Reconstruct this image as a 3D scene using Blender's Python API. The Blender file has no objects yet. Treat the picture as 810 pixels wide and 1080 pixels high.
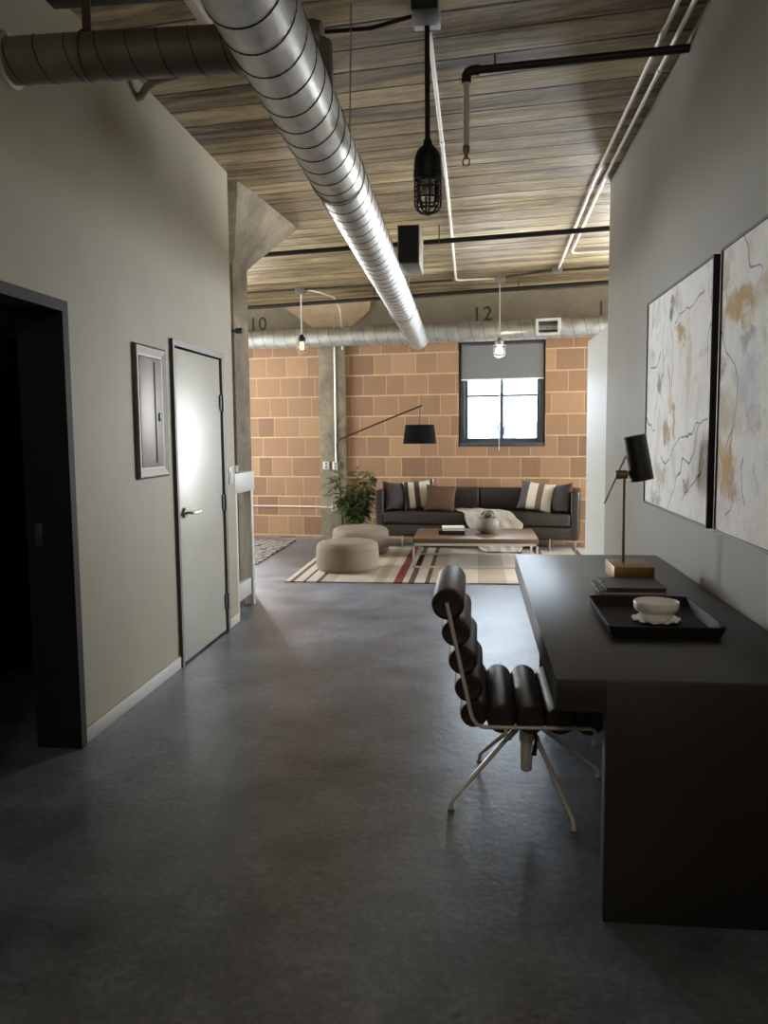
import bpy, bmesh, math, random
from math import sin, cos, pi, radians
from mathutils import Vector, Matrix

random.seed(7)
S = bpy.context.scene
COL = S.collection
GA = -0.147                      # the building grid is turned against the corridor walls
GO = Vector((0, 11.02, 0))       # a point at the foot of the brick wall
CA, SA = cos(GA), sin(GA)


def G(u, v, z=0.0):
    """u along the brick wall, v out of it towards the camera, z up."""
    return Vector((GO.x + u * CA + v * SA, GO.y + u * SA - v * CA, z))


# ------------------------------------------------------------------ helpers
def lin(c):
    def f(x):
        x /= 255.0
        return x / 12.92 if x <= 0.04045 else ((x + 0.055) / 1.055) ** 2.4
    return (f(c[0]), f(c[1]), f(c[2]), 1.0)


def new_bm():
    return bmesh.new()


def box(bm, x0, x1, y0, y1, z0, z1, bev=0.0, seg=2, M=None):
    co = [(x, y, z) for x in (x0, x1) for y in (y0, y1) for z in (z0, z1)]
    vs = [bm.verts.new(M @ Vector(c) if M else c) for c in co]
    idx = [(0, 1, 3, 2), (4, 6, 7, 5), (0, 4, 5, 1), (2, 3, 7, 6), (0, 2, 6, 4), (1, 5, 7, 3)]
    fs = [bm.faces.new([vs[i] for i in q]) for q in idx]
    if bev > 0:
        es = list({e for f in fs for e in f.edges})
        bmesh.ops.bevel(bm, geom=es, offset=bev, segments=seg, profile=0.5, affect='EDGES')


def frames(pts, closed=False):
    P = [Vector(p) for p in pts]
    n = len(P)
    T = []
    for i in range(n):
        if closed:
            t = P[(i + 1) % n] - P[i - 1]
        elif i == 0:
            t = P[1] - P[0]
        elif i == n - 1:
            t = P[-1] - P[-2]
        else:
            t = (P[i + 1] - P[i]).normalized() + (P[i] - P[i - 1]).normalized()
        T.append(t.normalized())
    a = Vector((0, 0, 1)) if abs(T[0].z) < 0.9 else Vector((1, 0, 0))
    N = [(a - T[0] * a.dot(T[0])).normalized()]
    for i in range(1, n):
        v = N[-1] - T[i] * N[-1].dot(T[i])
        N.append(v.normalized())
    return P, T, N


def tube(bm, pts, r, n=10, closed=False, caps=True):
    P, T, N = frames(pts, closed)
    R = r if isinstance(r, (list, tuple)) else [r] * len(P)
    rings = []
    for p, t, nn, rr in zip(P, T, N, R):
        b = t.cross(nn)
        rings.append([bm.verts.new(p + (nn * cos(2 * pi * k / n) + b * sin(2 * pi * k / n)) * rr) for k in range(n)])
    m = len(rings)
    for i in range(m if closed else m - 1):
        A, B = rings[i], rings[(i + 1) % m]
        for k in range(n):
            bm.faces.new((A[k], A[(k + 1) % n], B[(k + 1) % n], B[k]))
    if caps and not closed:
        bm.faces.new(list(reversed(rings[0])))
        bm.faces.new(rings[-1])


def lathe(bm, prof, n=32, M=None):
    rings = []
    for r, z in prof:
        if r < 1e-6:
            c = Vector((0, 0, z))
            rings.append([bm.verts.new(M @ c if M else c)])
        else:
            rings.append([bm.verts.new((M @ Vector((r * cos(2 * pi * k / n), r * sin(2 * pi * k / n), z))) if M
                                       else (r * cos(2 * pi * k / n), r * sin(2 * pi * k / n), z)) for k in range(n)])
    for A, B in zip(rings[:-1], rings[1:]):
        for k in range(n):
            a, b = A[k % len(A)], A[(k + 1) % len(A)]
            c, d = B[(k + 1) % len(B)], B[k % len(B)]
            q = []
            for v in (a, b, c, d):
                if v not in q:
                    q.append(v)
            if len(q) >= 3:
                bm.faces.new(q)


def axis_m(p, d):
    """matrix taking local +z to direction d, origin to p"""
    d = Vector(d).normalized()
    q = Vector((0, 0, 1)).rotation_difference(d)
    return Matrix.Translation(Vector(p)) @ q.to_matrix().to_4x4()


def build(name, bm, m, parent=None, loc=(0, 0, 0), rz=0.0, smooth=True, angle=35, rot=None):
    bmesh.ops.recalc_face_normals(bm, faces=bm.faces[:])
    me = bpy.data.meshes.new(name)
    bm.to_mesh(me)
    bm.free()
    for mm in (m if isinstance(m, (list, tuple)) else [m]):
        me.materials.append(mm)
    if smooth:
        me.polygons.foreach_set('use_smooth', [True] * len(me.polygons))
        me.set_sharp_from_angle(angle=radians(angle))
    o = bpy.data.objects.new(name, me)
    COL.objects.link(o)
    o.location = loc
    o.rotation_euler = rot if rot else (0, 0, rz)
    if parent:
        o.parent = parent
    return o


def tag(o, label, cat, group=None):
    o['label'] = label
    o['category'] = cat
    if group:
        o['group'] = group
    return o


def thing(name, label, cat, loc=(0, 0, 0), rz=0.0, group=None):
    o = bpy.data.objects.new(name, None)
    o.empty_display_size = 0.1
    COL.objects.link(o)
    o.location = loc
    o.rotation_euler = (0, 0, rz)
    return tag(o, label, cat, group)


def struct(o):
    o['kind'] = 'structure'
    return o


def holed_wall(bm, us, zs, holes, t0, t1, f):
    """one connected wall: grid cells us x zs between thickness t0 and t1, holes left out; f(u, t, z) -> point"""
    us = sorted(us); zs = sorted(zs)
    V = {}

    def v(i, j, s):
        k = (i, j, s)
        if k not in V:
            V[k] = bm.verts.new(f(us[i], (t0, t1)[s], zs[j]))
        return V[k]

    def solid(i, j):
        if not (0 <= i < len(us) - 1 and 0 <= j < len(zs) - 1):
            return False
        cu, cz = (us[i] + us[i + 1]) / 2, (zs[j] + zs[j + 1]) / 2
        return not any(a < cu < b and c < cz < d for a, b, c, d in holes)
    for i in range(len(us) - 1):
        for j in range(len(zs) - 1):
            if not solid(i, j):
                continue
            for s in (0, 1):
                bm.faces.new((v(i, j, s), v(i + 1, j, s), v(i + 1, j + 1, s), v(i, j + 1, s)))
            for di, dj, e in ((-1, 0, ((i, j), (i, j + 1))), (1, 0, ((i + 1, j), (i + 1, j + 1))),
                              (0, -1, ((i, j), (i + 1, j))), (0, 1, ((i, j + 1), (i + 1, j + 1)))):
                if not solid(i + di, j + dj):
                    (a, b) = e
                    bm.faces.new((v(*a, 0), v(*b, 0), v(*b, 1), v(*a, 1)))


# ---------------------------------------------------------------- materials
class NT:
    def __init__(self, name):
        self.m = bpy.data.materials.new(name)
        self.m.use_nodes = True
        self.t = self.m.node_tree
        self.t.nodes.clear()
        self.out = self.t.nodes.new('ShaderNodeOutputMaterial')

    def n(self, typ, **kw):
        x = self.t.nodes.new(typ)
        for k, v in kw.items():
            if k in x.inputs.keys():
                x.inputs[k].default_value = v
            else:
                setattr(x, k, v)
        return x

    def l(self, a, b):
        self.t.links.new(a, b)

    def bsdf(self, **kw):
        b = self.n('ShaderNodeBsdfPrincipled')
        for k, v in kw.items():
            b.inputs[k].default_value = v
        self.l(b.outputs[0], self.out.inputs[0])
        return b

    def coord(self, scale=(1, 1, 1), rot=(0, 0, 0), loc=(0, 0, 0)):
        c = self.n('ShaderNodeTexCoord')
        mp = self.n('ShaderNodeMapping')
        mp.inputs['Scale'].default_value = scale
        mp.inputs['Rotation'].default_value = rot
        mp.inputs['Location'].default_value = loc
        self.l(c.outputs['Object'], mp.inputs[0])
        return mp.outputs[0]

    def noise(self, vec, scale, detail=4, rough=0.55, dist=0.0):
        x = self.n('ShaderNodeTexNoise')
        x.inputs['Scale'].default_value = scale
        x.inputs['Detail'].default_value = detail
        x.inputs['Roughness'].default_value = rough
        x.inputs['Distortion'].default_value = dist
        self.l(vec, x.inputs['Vector'])
        return x.outputs['Fac']

    def ramp(self, fac, stops, interp='LINEAR'):
        x = self.n('ShaderNodeValToRGB')
        cr = x.color_ramp
        cr.interpolation = interp
        while len(cr.elements) < len(stops):
            cr.elements.new(0.5)
        for e, (p, c) in zip(cr.elements, stops):
            e.position = p
            e.color = c if len(c) == 4 else (*c, 1)
        self.l(fac, x.inputs[0])
        return x.outputs[0]

    def math(self, op, a, b=None, clamp=False):
        x = self.n('ShaderNodeMath', operation=op, use_clamp=clamp)
        for i, s in enumerate((a, b)):
            if s is None:
                continue
            if isinstance(s, (int, float)):
                x.inputs[i].default_value = s
            else:
                self.l(s, x.inputs[i])
        return x.outputs[0]

    def mix(self, fac, a, b, mode='MIX'):
        x = self.n('ShaderNodeMix', data_type='RGBA', blend_type=mode)
        for i, s in ((0, fac), (6, a), (7, b)):
            if isinstance(s, (int, float)):
                x.inputs[i].default_value = s
            elif isinstance(s, tuple):
                x.inputs[i].default_value = s if len(s) == 4 else (*s, 1)
            else:
                self.l(s, x.inputs[i])
        return x.outputs[2]

    def bump(self, h, bsdf, strength=0.2, dist=0.01):
        x = self.n('ShaderNodeBump')
        x.inputs['Strength'].default_value = strength
        x.inputs['Distance'].default_value = dist
        self.l(h, x.inputs['Height'])
        self.l(x.outputs[0], bsdf.inputs['Normal'])


def plain(name, c, rough=0.5, metal=0.0, var=0.12, scale=12, bump=0.0, spec=0.5, stretch=(1, 1, 1), sheen=0.0):
    t = NT(name)
    b = t.bsdf(Roughness=rough, Metallic=metal)
    b.inputs['Specular IOR Level'].default_value = spec
    if sheen:
        b.inputs['Sheen Weight'].default_value = sheen
    v = t.coord(stretch)
    f = t.noise(v, scale)
    L = lin(c)
    lo = tuple(x * (1 - var) for x in L[:3])
    hi = tuple(min(1, x * (1 + var)) for x in L[:3])
    t.l(t.ramp(f, [(0.3, lo), (0.7, hi)]), b.inputs['Base Color'])
    if bump:
        t.bump(f, b, bump, 0.01)
    return t.m


def mat_floor():
    t = NT('polished_concrete')
    b = t.bsdf()
    v = t.coord()
    big = t.noise(v, 0.7, 5, 0.6, 0.6)
    mid = t.noise(v, 2.6, 6, 0.6, 0.1)
    fine = t.noise(v, 34, 5, 0.7)
    f = t.math('ADD', t.math('MULTIPLY', big, 0.38), t.math('ADD', t.math('MULTIPLY', mid, 0.34), t.math('MULTIPLY', fine, 0.28)))
    c = t.ramp(f, [(0.40, lin((72, 76, 82))), (0.50, lin((104, 109, 117))), (0.58, lin((130, 136, 146)))])
    # dark pits scattered over the slab
    pit = t.ramp(t.noise(v, 16, 2, 0.5), [(0.70, (0, 0, 0)), (0.74, (1, 1, 1))])
    stain = t.ramp(t.noise(t.coord(loc=(3.1, 1.7, 0)), 1.9, 4, 0.55, 0.2), [(0.56, (0, 0, 0)), (0.72, (1, 1, 1))])
    c = t.mix(t.math('MULTIPLY', stain, 0.4), c, lin((62, 62, 64)))
    c = t.mix(t.math('MULTIPLY', pit, 0.5), c, lin((45, 44, 43)))
    t.l(c, b.inputs['Base Color'])
    r = t.ramp(mid, [(0.35, (0.29,) * 3), (0.65, (0.36,) * 3)])
    t.l(r, b.inputs['Roughness'])
    h = t.math('ADD', t.math('MULTIPLY', mid, 0.4), t.math('MULTIPLY', t.noise(v, 22, 6, 0.65), 0.6))
    t.bump(h, b, 0.34, 0.012)
    return t.m


def mat_ceiling():
    t = NT('board_formed_ceiling')
    b = t.bsdf()
    b.inputs['Specular IOR Level'].default_value = 0.5
    c0 = t.n('ShaderNodeTexCoord')
    sp = t.n('ShaderNodeSeparateXYZ')
    t.l(c0.outputs['Object'], sp.inputs[0])
    wob = t.math('MULTIPLY', t.math('SUBTRACT', t.noise(t.coord((0.5, 2, 1)), 1.2, 2), 0.5), 0.05)
    y = t.math('DIVIDE', t.math('ADD', sp.outputs[1], wob), 0.25)
    idx = t.math('FLOOR', y)
    fr = t.math('FRACT', y)
    wn = t.n('ShaderNodeTexWhiteNoise', noise_dimensions='1D')
    t.l(idx, wn.inputs['W'])
    st = t.coord((0.55, 5.0, 1))
    off = t.n('ShaderNodeVectorMath', operation='ADD')
    cmb = t.n('ShaderNodeCombineXYZ')
    t.l(t.math('MULTIPLY', wn.outputs[0], 40), cmb.inputs[0])
    t.l(st, off.inputs[0]); t.l(cmb.outputs[0], off.inputs[1])
    streak = t.noise(off.outputs[0], 1.6, 8, 0.66, 0.9)
    blot = t.noise(t.coord((1, 1.6, 1)), 1.1, 4, 0.6, 0.4)
    f = t.math('ADD', t.math('ADD', t.math('MULTIPLY', streak, 0.52), t.math('MULTIPLY', wn.outputs[0], 0.10)), t.math('ADD', t.math('MULTIPLY', blot, 0.26), t.math('MULTIPLY', t.noise(t.coord((1, 2.2, 1)), 9, 6, 0.7), 0.14)))
    c = t.ramp(f, [(0.36, lin((50, 40, 28))), (0.45, lin((108, 90, 63))), (0.54, lin((152, 132, 96))), (0.66, lin((206, 188, 148)))])
    e = t.math('MINIMUM', fr, t.math('SUBTRACT', 1.0, fr))
    en = t.math('ADD', e, t.math('MULTIPLY', t.math('SUBTRACT', t.noise(t.coord((1.2, 9, 1)), 2.2, 5, 0.7), 0.52), 0.16))
    seam = t.ramp(en, [(0.012, (1, 1, 1)), (0.055, (0, 0, 0))])
    c = t.mix(t.math('MULTIPLY', seam, 0.85), c, lin((46, 36, 27)))
    t.l(c, b.inputs['Base Color'])
    t.l(t.ramp(streak, [(0.3, (0.58,) * 3), (0.7, (0.28,) * 3)]), b.inputs['Roughness'])
    hh = t.math('ADD', t.math('MULTIPLY', t.math('SUBTRACT', 1.0, seam), 0.6),
                t.math('ADD', t.math('MULTIPLY', streak, 0.5), t.math('MULTIPLY', wn.outputs[0], 0.3)))
    t.bump(hh, b, 0.9, 0.035)
    return t.m


def mat_brick():
    t = NT('clay_tile_block')
    b = t.bsdf(Roughness=0.8)
    c0 = t.n('ShaderNodeTexCoord')
    sp = t.n('ShaderNodeSeparateXYZ')
    t.l(c0.outputs['Object'], sp.inputs[0])
    W, H, MS = 0.31, 0.2775, 0.008
    zr = t.math('DIVIDE', t.math('SUBTRACT', sp.outputs[2], 0.0425), H)
    row = t.math('FLOOR', zr)
    fz_ = t.math('FRACT', zr)

    def rnd(a, b_, k):
        cm = t.n('ShaderNodeCombineXYZ')
        t.l(a, cm.inputs[0]); t.l(b_, cm.inputs[1]); cm.inputs[2].default_value = k
        w = t.n('ShaderNodeTexWhiteNoise', noise_dimensions='3D')
        t.l(cm.outputs[0], w.inputs['Vector'])
        return w.outputs['Value']
    wob = t.math('MULTIPLY', t.math('SUBTRACT', t.noise(t.coord(), 7, 3), 0.5), 0.03)
    xr = t.math('ADD', t.math('ADD', t.math('DIVIDE', sp.outputs[0], W), t.math('MULTIPLY', row, 0.47)), wob)
    k0 = t.math('FLOOR', xr)
    fx = t.math('FRACT', xr)
    j0 = t.math('MULTIPLY', rnd(k0, row, 0.3), 0.45)
    j1 = t.math('ADD', t.math('MULTIPLY', rnd(t.math('ADD', k0, 1), row, 0.3), 0.45), 1)
    left = t.math('LESS_THAN', fx, j0)
    cell = t.math('SUBTRACT', k0, left)
    dx = t.math('MULTIPLY', t.math('MINIMUM', t.math('ABSOLUTE', t.math('SUBTRACT', fx, j0)), t.math('SUBTRACT', j1, fx)), W)
    zz = t.math('ADD', fz_, t.math('MULTIPLY', wob, 0.5))
    dz = t.math('MULTIPLY', t.math('MINIMUM', t.math('ABSOLUTE', zz), t.math('SUBTRACT', 1, zz)), H)
    mort_v = t.ramp(dx, [(0.0035, (1, 1, 1)), (0.0075, (0, 0, 0))])
    mort_h = t.ramp(dz, [(0.006, (1, 1, 1)), (0.012, (0, 0, 0))])
    mort = t.math('MAXIMUM', t.math('MULTIPLY', mort_v, 0.7), mort_h)
    rv = rnd(cell, row, 0.7)
    g = t.ramp(rv, [(0.0, lin((112, 80, 60))), (0.2, lin((138, 101, 74))), (0.45, lin((152, 116, 84))), (0.65, lin((118, 86, 64))), (0.85, lin((164, 128, 92))), (1.0, lin((118, 86, 64)))])
    v = t.coord()
    n1 = t.noise(v, 5, 5, 0.65)
    g = t.mix(t.math('MULTIPLY', n1, 0.35), g, lin((120, 84, 62)))
    comb = t.noise(t.coord((38, 38, 1.2)), 2, 2)           # vertical scoring on the tiles
    g = t.mix(t.math('MULTIPLY', comb, 0.14), g, lin((215, 178, 136)))
    mo = t.mix(n1, lin((202, 172, 134)), lin((170, 136, 100)))
    c = t.mix(mort, g, mo)
    t.l(c, b.inputs['Base Color'])
    h = t.math('ADD', t.math('MULTIPLY', t.math('SUBTRACT', 1, mort), 0.6), t.math('MULTIPLY', n1, 0.5))
    t.bump(h, b, 0.4, 0.012)
    return t.m


def mat_concrete(name, c, var=0.35):
    t = NT(name)
    b = t.bsdf(Roughness=0.85)
    v = t.coord()
    a = t.noise(v, 3.0, 6, 0.65, 0.5)
    f = t.noise(v, 24, 4, 0.6)
    g = t.math('ADD', t.math('MULTIPLY', a, 0.7), t.math('MULTIPLY', f, 0.3))
    L = lin(c)
    t.l(t.ramp(g, [(0.32, tuple(x * (1 - var) for x in L[:3])), (0.5, L), (0.68, tuple(min(1, x * (1 + var)) for x in L[:3]))]), b.inputs['Base Color'])
    t.bump(g, b, 0.5, 0.02)
    return t.m


def mat_duct():
    t = NT('galvanised_steel')
    b = t.bsdf(Metallic=0.8)
    n = t.noise(t.coord(), 9, 5, 0.6)
    t.l(t.ramp(n, [(0.3, lin((176, 177, 172))), (0.7, lin((214, 214, 208)))]), b.inputs['Base Color'])
    t.l(t.ramp(n, [(0.3, (0.36,) * 3), (0.7, (0.46,) * 3)]), b.inputs['Roughness'])
    return t.m


def mat_stripes(name, stops, axis=0, lo=0.0, hi=1.0, rough=0.95, weave=90):
    """stops: [(position, colour)] in local metres along axis, constant between"""
    t = NT(name)
    b = t.bsdf(Roughness=rough)
    b.inputs['Specular IOR Level'].default_value = 0.15
    c0 = t.n('ShaderNodeTexCoord')
    sp = t.n('ShaderNodeSeparateXYZ')
    t.l(c0.outputs['Object'], sp.inputs[0])
    x = t.math('DIVIDE', t.math('SUBTRACT', sp.outputs[axis], lo), hi - lo)
    c = t.ramp(x, [(max(0, (p - lo) / (hi - lo)), lin(q)) for p, q in stops], 'CONSTANT')
    n = t.noise(t.coord(), weave, 3)
    c = t.mix(t.math('MULTIPLY', n, 0.25), c, (0.12, 0.1, 0.09, 1))
    t.l(c, b.inputs['Base Color'])
    t.bump(n, b, 0.3, 0.005)
    return t.m


def mat_glass():
    t = NT('clear_window_glass')
    tr = t.n('ShaderNodeBsdfTransparent')
    gl = t.n('ShaderNodeBsdfGlossy')
    gl.inputs['Roughness'].default_value = 0.03
    fr = t.n('ShaderNodeFresnel')
    fr.inputs['IOR'].default_value = 1.3
    mx = t.n('ShaderNodeMixShader')
    t.l(fr.outputs[0], mx.inputs[0]); t.l(tr.outputs[0], mx.inputs[1]); t.l(gl.outputs[0], mx.inputs[2])
    t.l(mx.outputs[0], t.out.inputs[0])
    return t.m


def mat_glow(name, c, s):
    t = NT(name)
    e = t.n('ShaderNodeEmission')
    e.inputs[0].default_value = lin(c)
    e.inputs[1].default_value = s
    t.l(e.outputs[0], t.out.inputs[0])
    return t.m


def mat_painting(name, seed, blobs, lines):
    """abstract wash: pale ground, grey clouds, ochre and charcoal blots, thin drawn lines. local y, z in metres"""
    t = NT(name)
    b = t.bsdf(Roughness=0.75)
    b.inputs['Specular IOR Level'].default_value = 0.2
    v = t.coord(loc=(0, seed, seed * 1.7))
    w1 = t.noise(v, 2.6, 6, 0.6, 1.2)
    c = t.ramp(w1, [(0.28, lin((214, 209, 200))), (0.42, lin((246, 241, 234))), (0.58, lin((250, 247, 242))), (0.72, lin((222, 224, 220)))])
    w2 = t.noise(v, 5.5, 6, 0.7, 1.5)
    c = t.mix(t.math('MULTIPLY', t.ramp(w2, [(0.54, (0, 0, 0)), (0.74, (1, 1, 1))]), 0.6), c, lin((172, 170, 168)))
    w3 = t.noise(v, 3.3, 5, 0.6, 2.2)
    c = t.mix(t.math('MULTIPLY', t.ramp(w3, [(0.6, (0, 0, 0)), (0.78, (1, 1, 1))]), 0.45), c, lin((206, 188, 152)))
    c0 = t.n('ShaderNodeTexCoord')
    sp = t.n('ShaderNodeSeparateXYZ')
    t.l(c0.outputs['Object'], sp.inputs[0])
    dn = t.n('ShaderNodeTexNoise')
    dn.inputs['Scale'].default_value = 7
    dn.inputs['Detail'].default_value = 6
    dn.inputs['Roughness'].default_value = 0.68
    t.l(v, dn.inputs['Vector'])
    ds = t.n('ShaderNodeSeparateColor')
    t.l(dn.outputs['Color'], ds.inputs[0])
    yy = t.math('ADD', sp.outputs[1], t.math('MULTIPLY', t.math('SUBTRACT', ds.outputs[0], 0.5), 0.34))
    zz = t.math('ADD', sp.outputs[2], t.math('MULTIPLY', t.math('SUBTRACT', ds.outputs[1], 0.5), 0.34))
    for (y, z, ry, rz_, ang, col, op) in blobs:
        dy = t.math('SUBTRACT', yy, y)
        dz = t.math('SUBTRACT', zz, z)
        ca, sa = cos(ang), sin(ang)
        a = t.math('DIVIDE', t.math('ADD', t.math('MULTIPLY', dy, ca), t.math('MULTIPLY', dz, sa)), ry)
        q = t.math('DIVIDE', t.math('SUBTRACT', t.math('MULTIPLY', dz, ca), t.math('MULTIPLY', dy, sa)), rz_)
        d = t.math('ADD', t.math('MULTIPLY', a, a), t.math('MULTIPLY', q, q))
        k = t.math('MULTIPLY', t.math('MULTIPLY', t.ramp(d, [(0.30, (1, 1, 1)), (1.0, (0, 0, 0))]), t.ramp(ds.outputs[2], [(0.34, (0.35,) * 3), (0.52, (1, 1, 1))])), op)
        c = t.mix(k, c, lin(col))
    # thin drawn lines: distance to wavy segments
    y2 = t.math('ADD', sp.outputs[1], t.math('MULTIPLY', t.math('SUBTRACT', t.noise(v, 3.2, 2), 0.5), 0.34))
    z2 = t.math('ADD', sp.outputs[2], t.math('MULTIPLY', t.math('SUBTRACT', t.noise(v, 3.7, 2), 0.5), 0.22))
    for (ya, za, yb, zb) in lines:
        L2 = (yb - ya) ** 2 + (zb - za) ** 2
        L = math.sqrt(L2)
        tt = t.math('DIVIDE', t.math('ADD', t.math('MULTIPLY', t.math('SUBTRACT', y2, ya), yb - ya),
                                     t.math('MULTIPLY', t.math('SUBTRACT', z2, za), zb - za)), L2)
        ins = t.math('MULTIPLY', t.math('GREATER_THAN', tt, 0.0), t.math('LESS_THAN', tt, 1.0))
        pd = t.math('ABSOLUTE', t.math('DIVIDE', t.math('SUBTRACT', t.math('MULTIPLY', t.math('SUBTRACT', y2, ya), zb - za),
                                                        t.math('MULTIPLY', t.math('SUBTRACT', z2, za), yb - ya)), L))
        k = t.math('MULTIPLY', t.math('MULTIPLY', t.math('LESS_THAN', pd, 0.0042), ins), 0.75)
        c = t.mix(k, c, lin((92, 88, 84)))
    t.l(c, b.inputs['Base Color'])
    t.bump(w2, b, 0.15, 0.004)
    return t.m


M_floor = mat_floor()
M_ceil = mat_ceiling()
M_brick = mat_brick()
M_wall = plain('warm_grey_paint', (157, 148, 127), 0.6, var=0.035, scale=3, spec=0.3)
M_wallR = plain('cool_grey_paint', (142, 136, 125), 0.6, var=0.035, scale=3, spec=0.3)
M_white = plain('white_paint', (190, 188, 180), 0.5, var=0.03)
M_conc = mat_concrete('bare_concrete', (122, 110, 90), 0.5)
M_beamc = mat_concrete('beam_concrete', (128, 116, 98), 0.2)
M_capc = mat_concrete('haunch_concrete', (176, 152, 118), 0.2)
M_duct = mat_duct()
M_ductdark = plain('aged_galvanised_steel', (118, 116, 108), 0.45, 0.5, var=0.25, scale=5)
M_seam = plain('dark_seam_metal', (58, 57, 54), 0.5, 0.7)
M_black = plain('black_painted_steel', (22, 21, 21), 0.45, 0.2, var=0.2)
M_blackpipe = plain('black_iron_pipe', (40, 34, 32), 0.5, 0.4, var=0.25, scale=30)
M_brownst = plain('brown_steel_strap', (72, 56, 50), 0.6, 0.2)
M_conduit = plain('white_conduit', (214, 208, 196), 0.45, 0.1, var=0.05)
M_oldc = plain('dull_old_conduit', (54, 46, 36), 0.6, 0.2)
M_emt = plain('steel_conduit', (170, 164, 152), 0.35, 0.8, var=0.1)
M_chrome = plain('pale_chrome', (226, 222, 212), 0.35, 0.25, var=0.03)
M_steelbox = plain('steel_box', (130, 124, 114), 0.5, 0.4)
M_doorfr = plain('dark_bronze_frame', (38, 34, 30), 0.65, 0.0, spec=0.2)
M_doormet = plain('brushed_grey_door', (172, 168, 154), 0.42, 0.12, var=0.05, scale=2.5, stretch=(1, 1, 3))
M_frgrey = plain('grey_door_frame', (92, 87, 79), 0.5, 0.1)
M_satin = plain('satin_nickel', (205, 202, 195), 0.25, 0.9, var=0.03)
M_hinge = plain('hinge_steel', (96, 96, 94), 0.4, 0.7)
M_panel = plain('panel_steel', (108, 99, 88), 0.48, 0.3, var=0.06)
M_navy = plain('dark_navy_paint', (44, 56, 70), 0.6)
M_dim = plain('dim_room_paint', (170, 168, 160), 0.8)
M_desk = plain('charcoal_laminate', (40, 37, 34), 0.42, var=0.06, scale=40)
M_leather = plain('dark_brown_leather', (46, 34, 29), 0.5, var=0.18, scale=40, bump=0.12)
M_sofa = plain('espresso_leather', (36, 27, 22), 0.55, var=0.12, scale=30, bump=0.08)
M_sofaleg = plain('sofa_leg_steel', (150, 146, 138), 0.35, 0.7)
M_velvet = plain('plum_grey_velvet', (42, 33, 32), 0.85, var=0.15, scale=18, sheen=0.1)
M_brownp = plain('chestnut_suede', (78, 51, 31), 0.85, var=0.12, scale=25)
M_gold = plain('aged_brass', (124, 98, 46), 0.42, 0.7, var=0.1, scale=8)
M_bronze = plain('bronze_stem', (140, 122, 98), 0.4, 0.5)
M_shade = plain('black_lamp_enamel', (26, 23, 23), 0.42, 0.0)
M_drum = plain('black_drum_fabric', (16, 15, 15), 0.95, spec=0.1)
M_tray = plain('dark_tray_wood', (34, 30, 27), 0.7, spec=0.2, var=0.15, scale=20, stretch=(1, 6, 1))
M_ceram = plain('white_ceramic', (240, 238, 234), 0.35, var=0.02)
M_book = plain('grey_brown_cover', (66, 58, 50), 0.6)
M_paper = plain('paper_edges', (190, 184, 172), 0.9, var=0.08, scale=60)
M_pouf = plain('taupe_boucle', (134, 122, 109), 0.95, var=0.08, scale=120, bump=0.25, spec=0.15)
M_oak = plain('walnut_top', (98, 76, 54), 0.45, var=0.2, scale=4, stretch=(1, 9, 1))
M_oakedge = plain('walnut_dark_edge', (86, 62, 46), 0.5, var=0.2, scale=6)
M_stone = plain('speckled_stone', (104, 96, 86), 0.6, var=0.3, scale=16)
M_throw = plain('cream_wool', (170, 163, 152), 0.95, var=0.16, scale=22, bump=0.4, spec=0.1)
M_leaf = plain('palm_leaf', (62, 78, 42), 0.5, var=0.4, scale=9)
M_stem = plain('palm_stem', (86, 92, 50), 0.6)
M_pot = plain('dark_clay_pot', (62, 58, 54), 0.7)
M_soil = plain('potting_soil', (44, 35, 28), 0.95, bump=0.6)
M_winfr = plain('window_steel', (66, 70, 76), 0.45, 0.2)
M_roller = plain('grey_roller_fabric', (112, 112, 108), 0.9, var=0.03, scale=120)
M_hem = plain('pale_hem_bar', (225, 224, 220), 0.5)
M_num = plain('stencil_paint', (66, 58, 48), 0.9)
M_glass = mat_glass()
M_facade = plain('bright_facade', (150, 152, 152), 0.9)
M_facwin = plain('facade_glass', (72, 80, 86), 0.4)
M_bulb = mat_glow('lit_lamp_glass', (255, 244, 224), 9.0)
M_warm = mat_glow('warm_filament', (255, 214, 140), 2.2)
M_frost = plain('frosted_lamp_glass', (150, 146, 138), 0.3)

# -------------------------------------------------------------- room shell
CEIL = 3.45


def ceil_z(y):
    return CEIL if y <= 6.8 else CEIL - (y - 6.8) * 0.20 / 4.2


bm = new_bm(); box(bm, -7.5, 6.5, -3.2, 13.2, -0.15, 0.0)
struct(build('floor', bm, M_floor))

bm = new_bm()
inv = Matrix.Rotation(-GA, 4, 'Z')
ys = [-3.2, 6.8, 13.2]
lo = [[bm.verts.new(inv @ Vector((x, y, ceil_z(y)))) for x in (-7.5, 6.5)] for y in ys]
hi = [[bm.verts.new(inv @ Vector((x, y, 3.7))) for x in (-7.5, 6.5)] for y in ys]
for i in range(2):
    bm.faces.new((lo[i][0], lo[i][1], lo[i + 1][1], lo[i + 1][0]))
    bm.faces.new((hi[i][0], hi[i][1], hi[i + 1][1], hi[i + 1][0]))
    for k in (0, 1):
        bm.faces.new((lo[i][k], lo[i + 1][k], hi[i + 1][k], hi[i][k]))
for i in (0, 2):
    bm.faces.new((lo[i][0], lo[i][1], hi[i][1], hi[i][0]))
struct(build('ceiling', bm, M_ceil, rz=GA, smooth=False))

XL, XR = -1.869, 1.062
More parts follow.
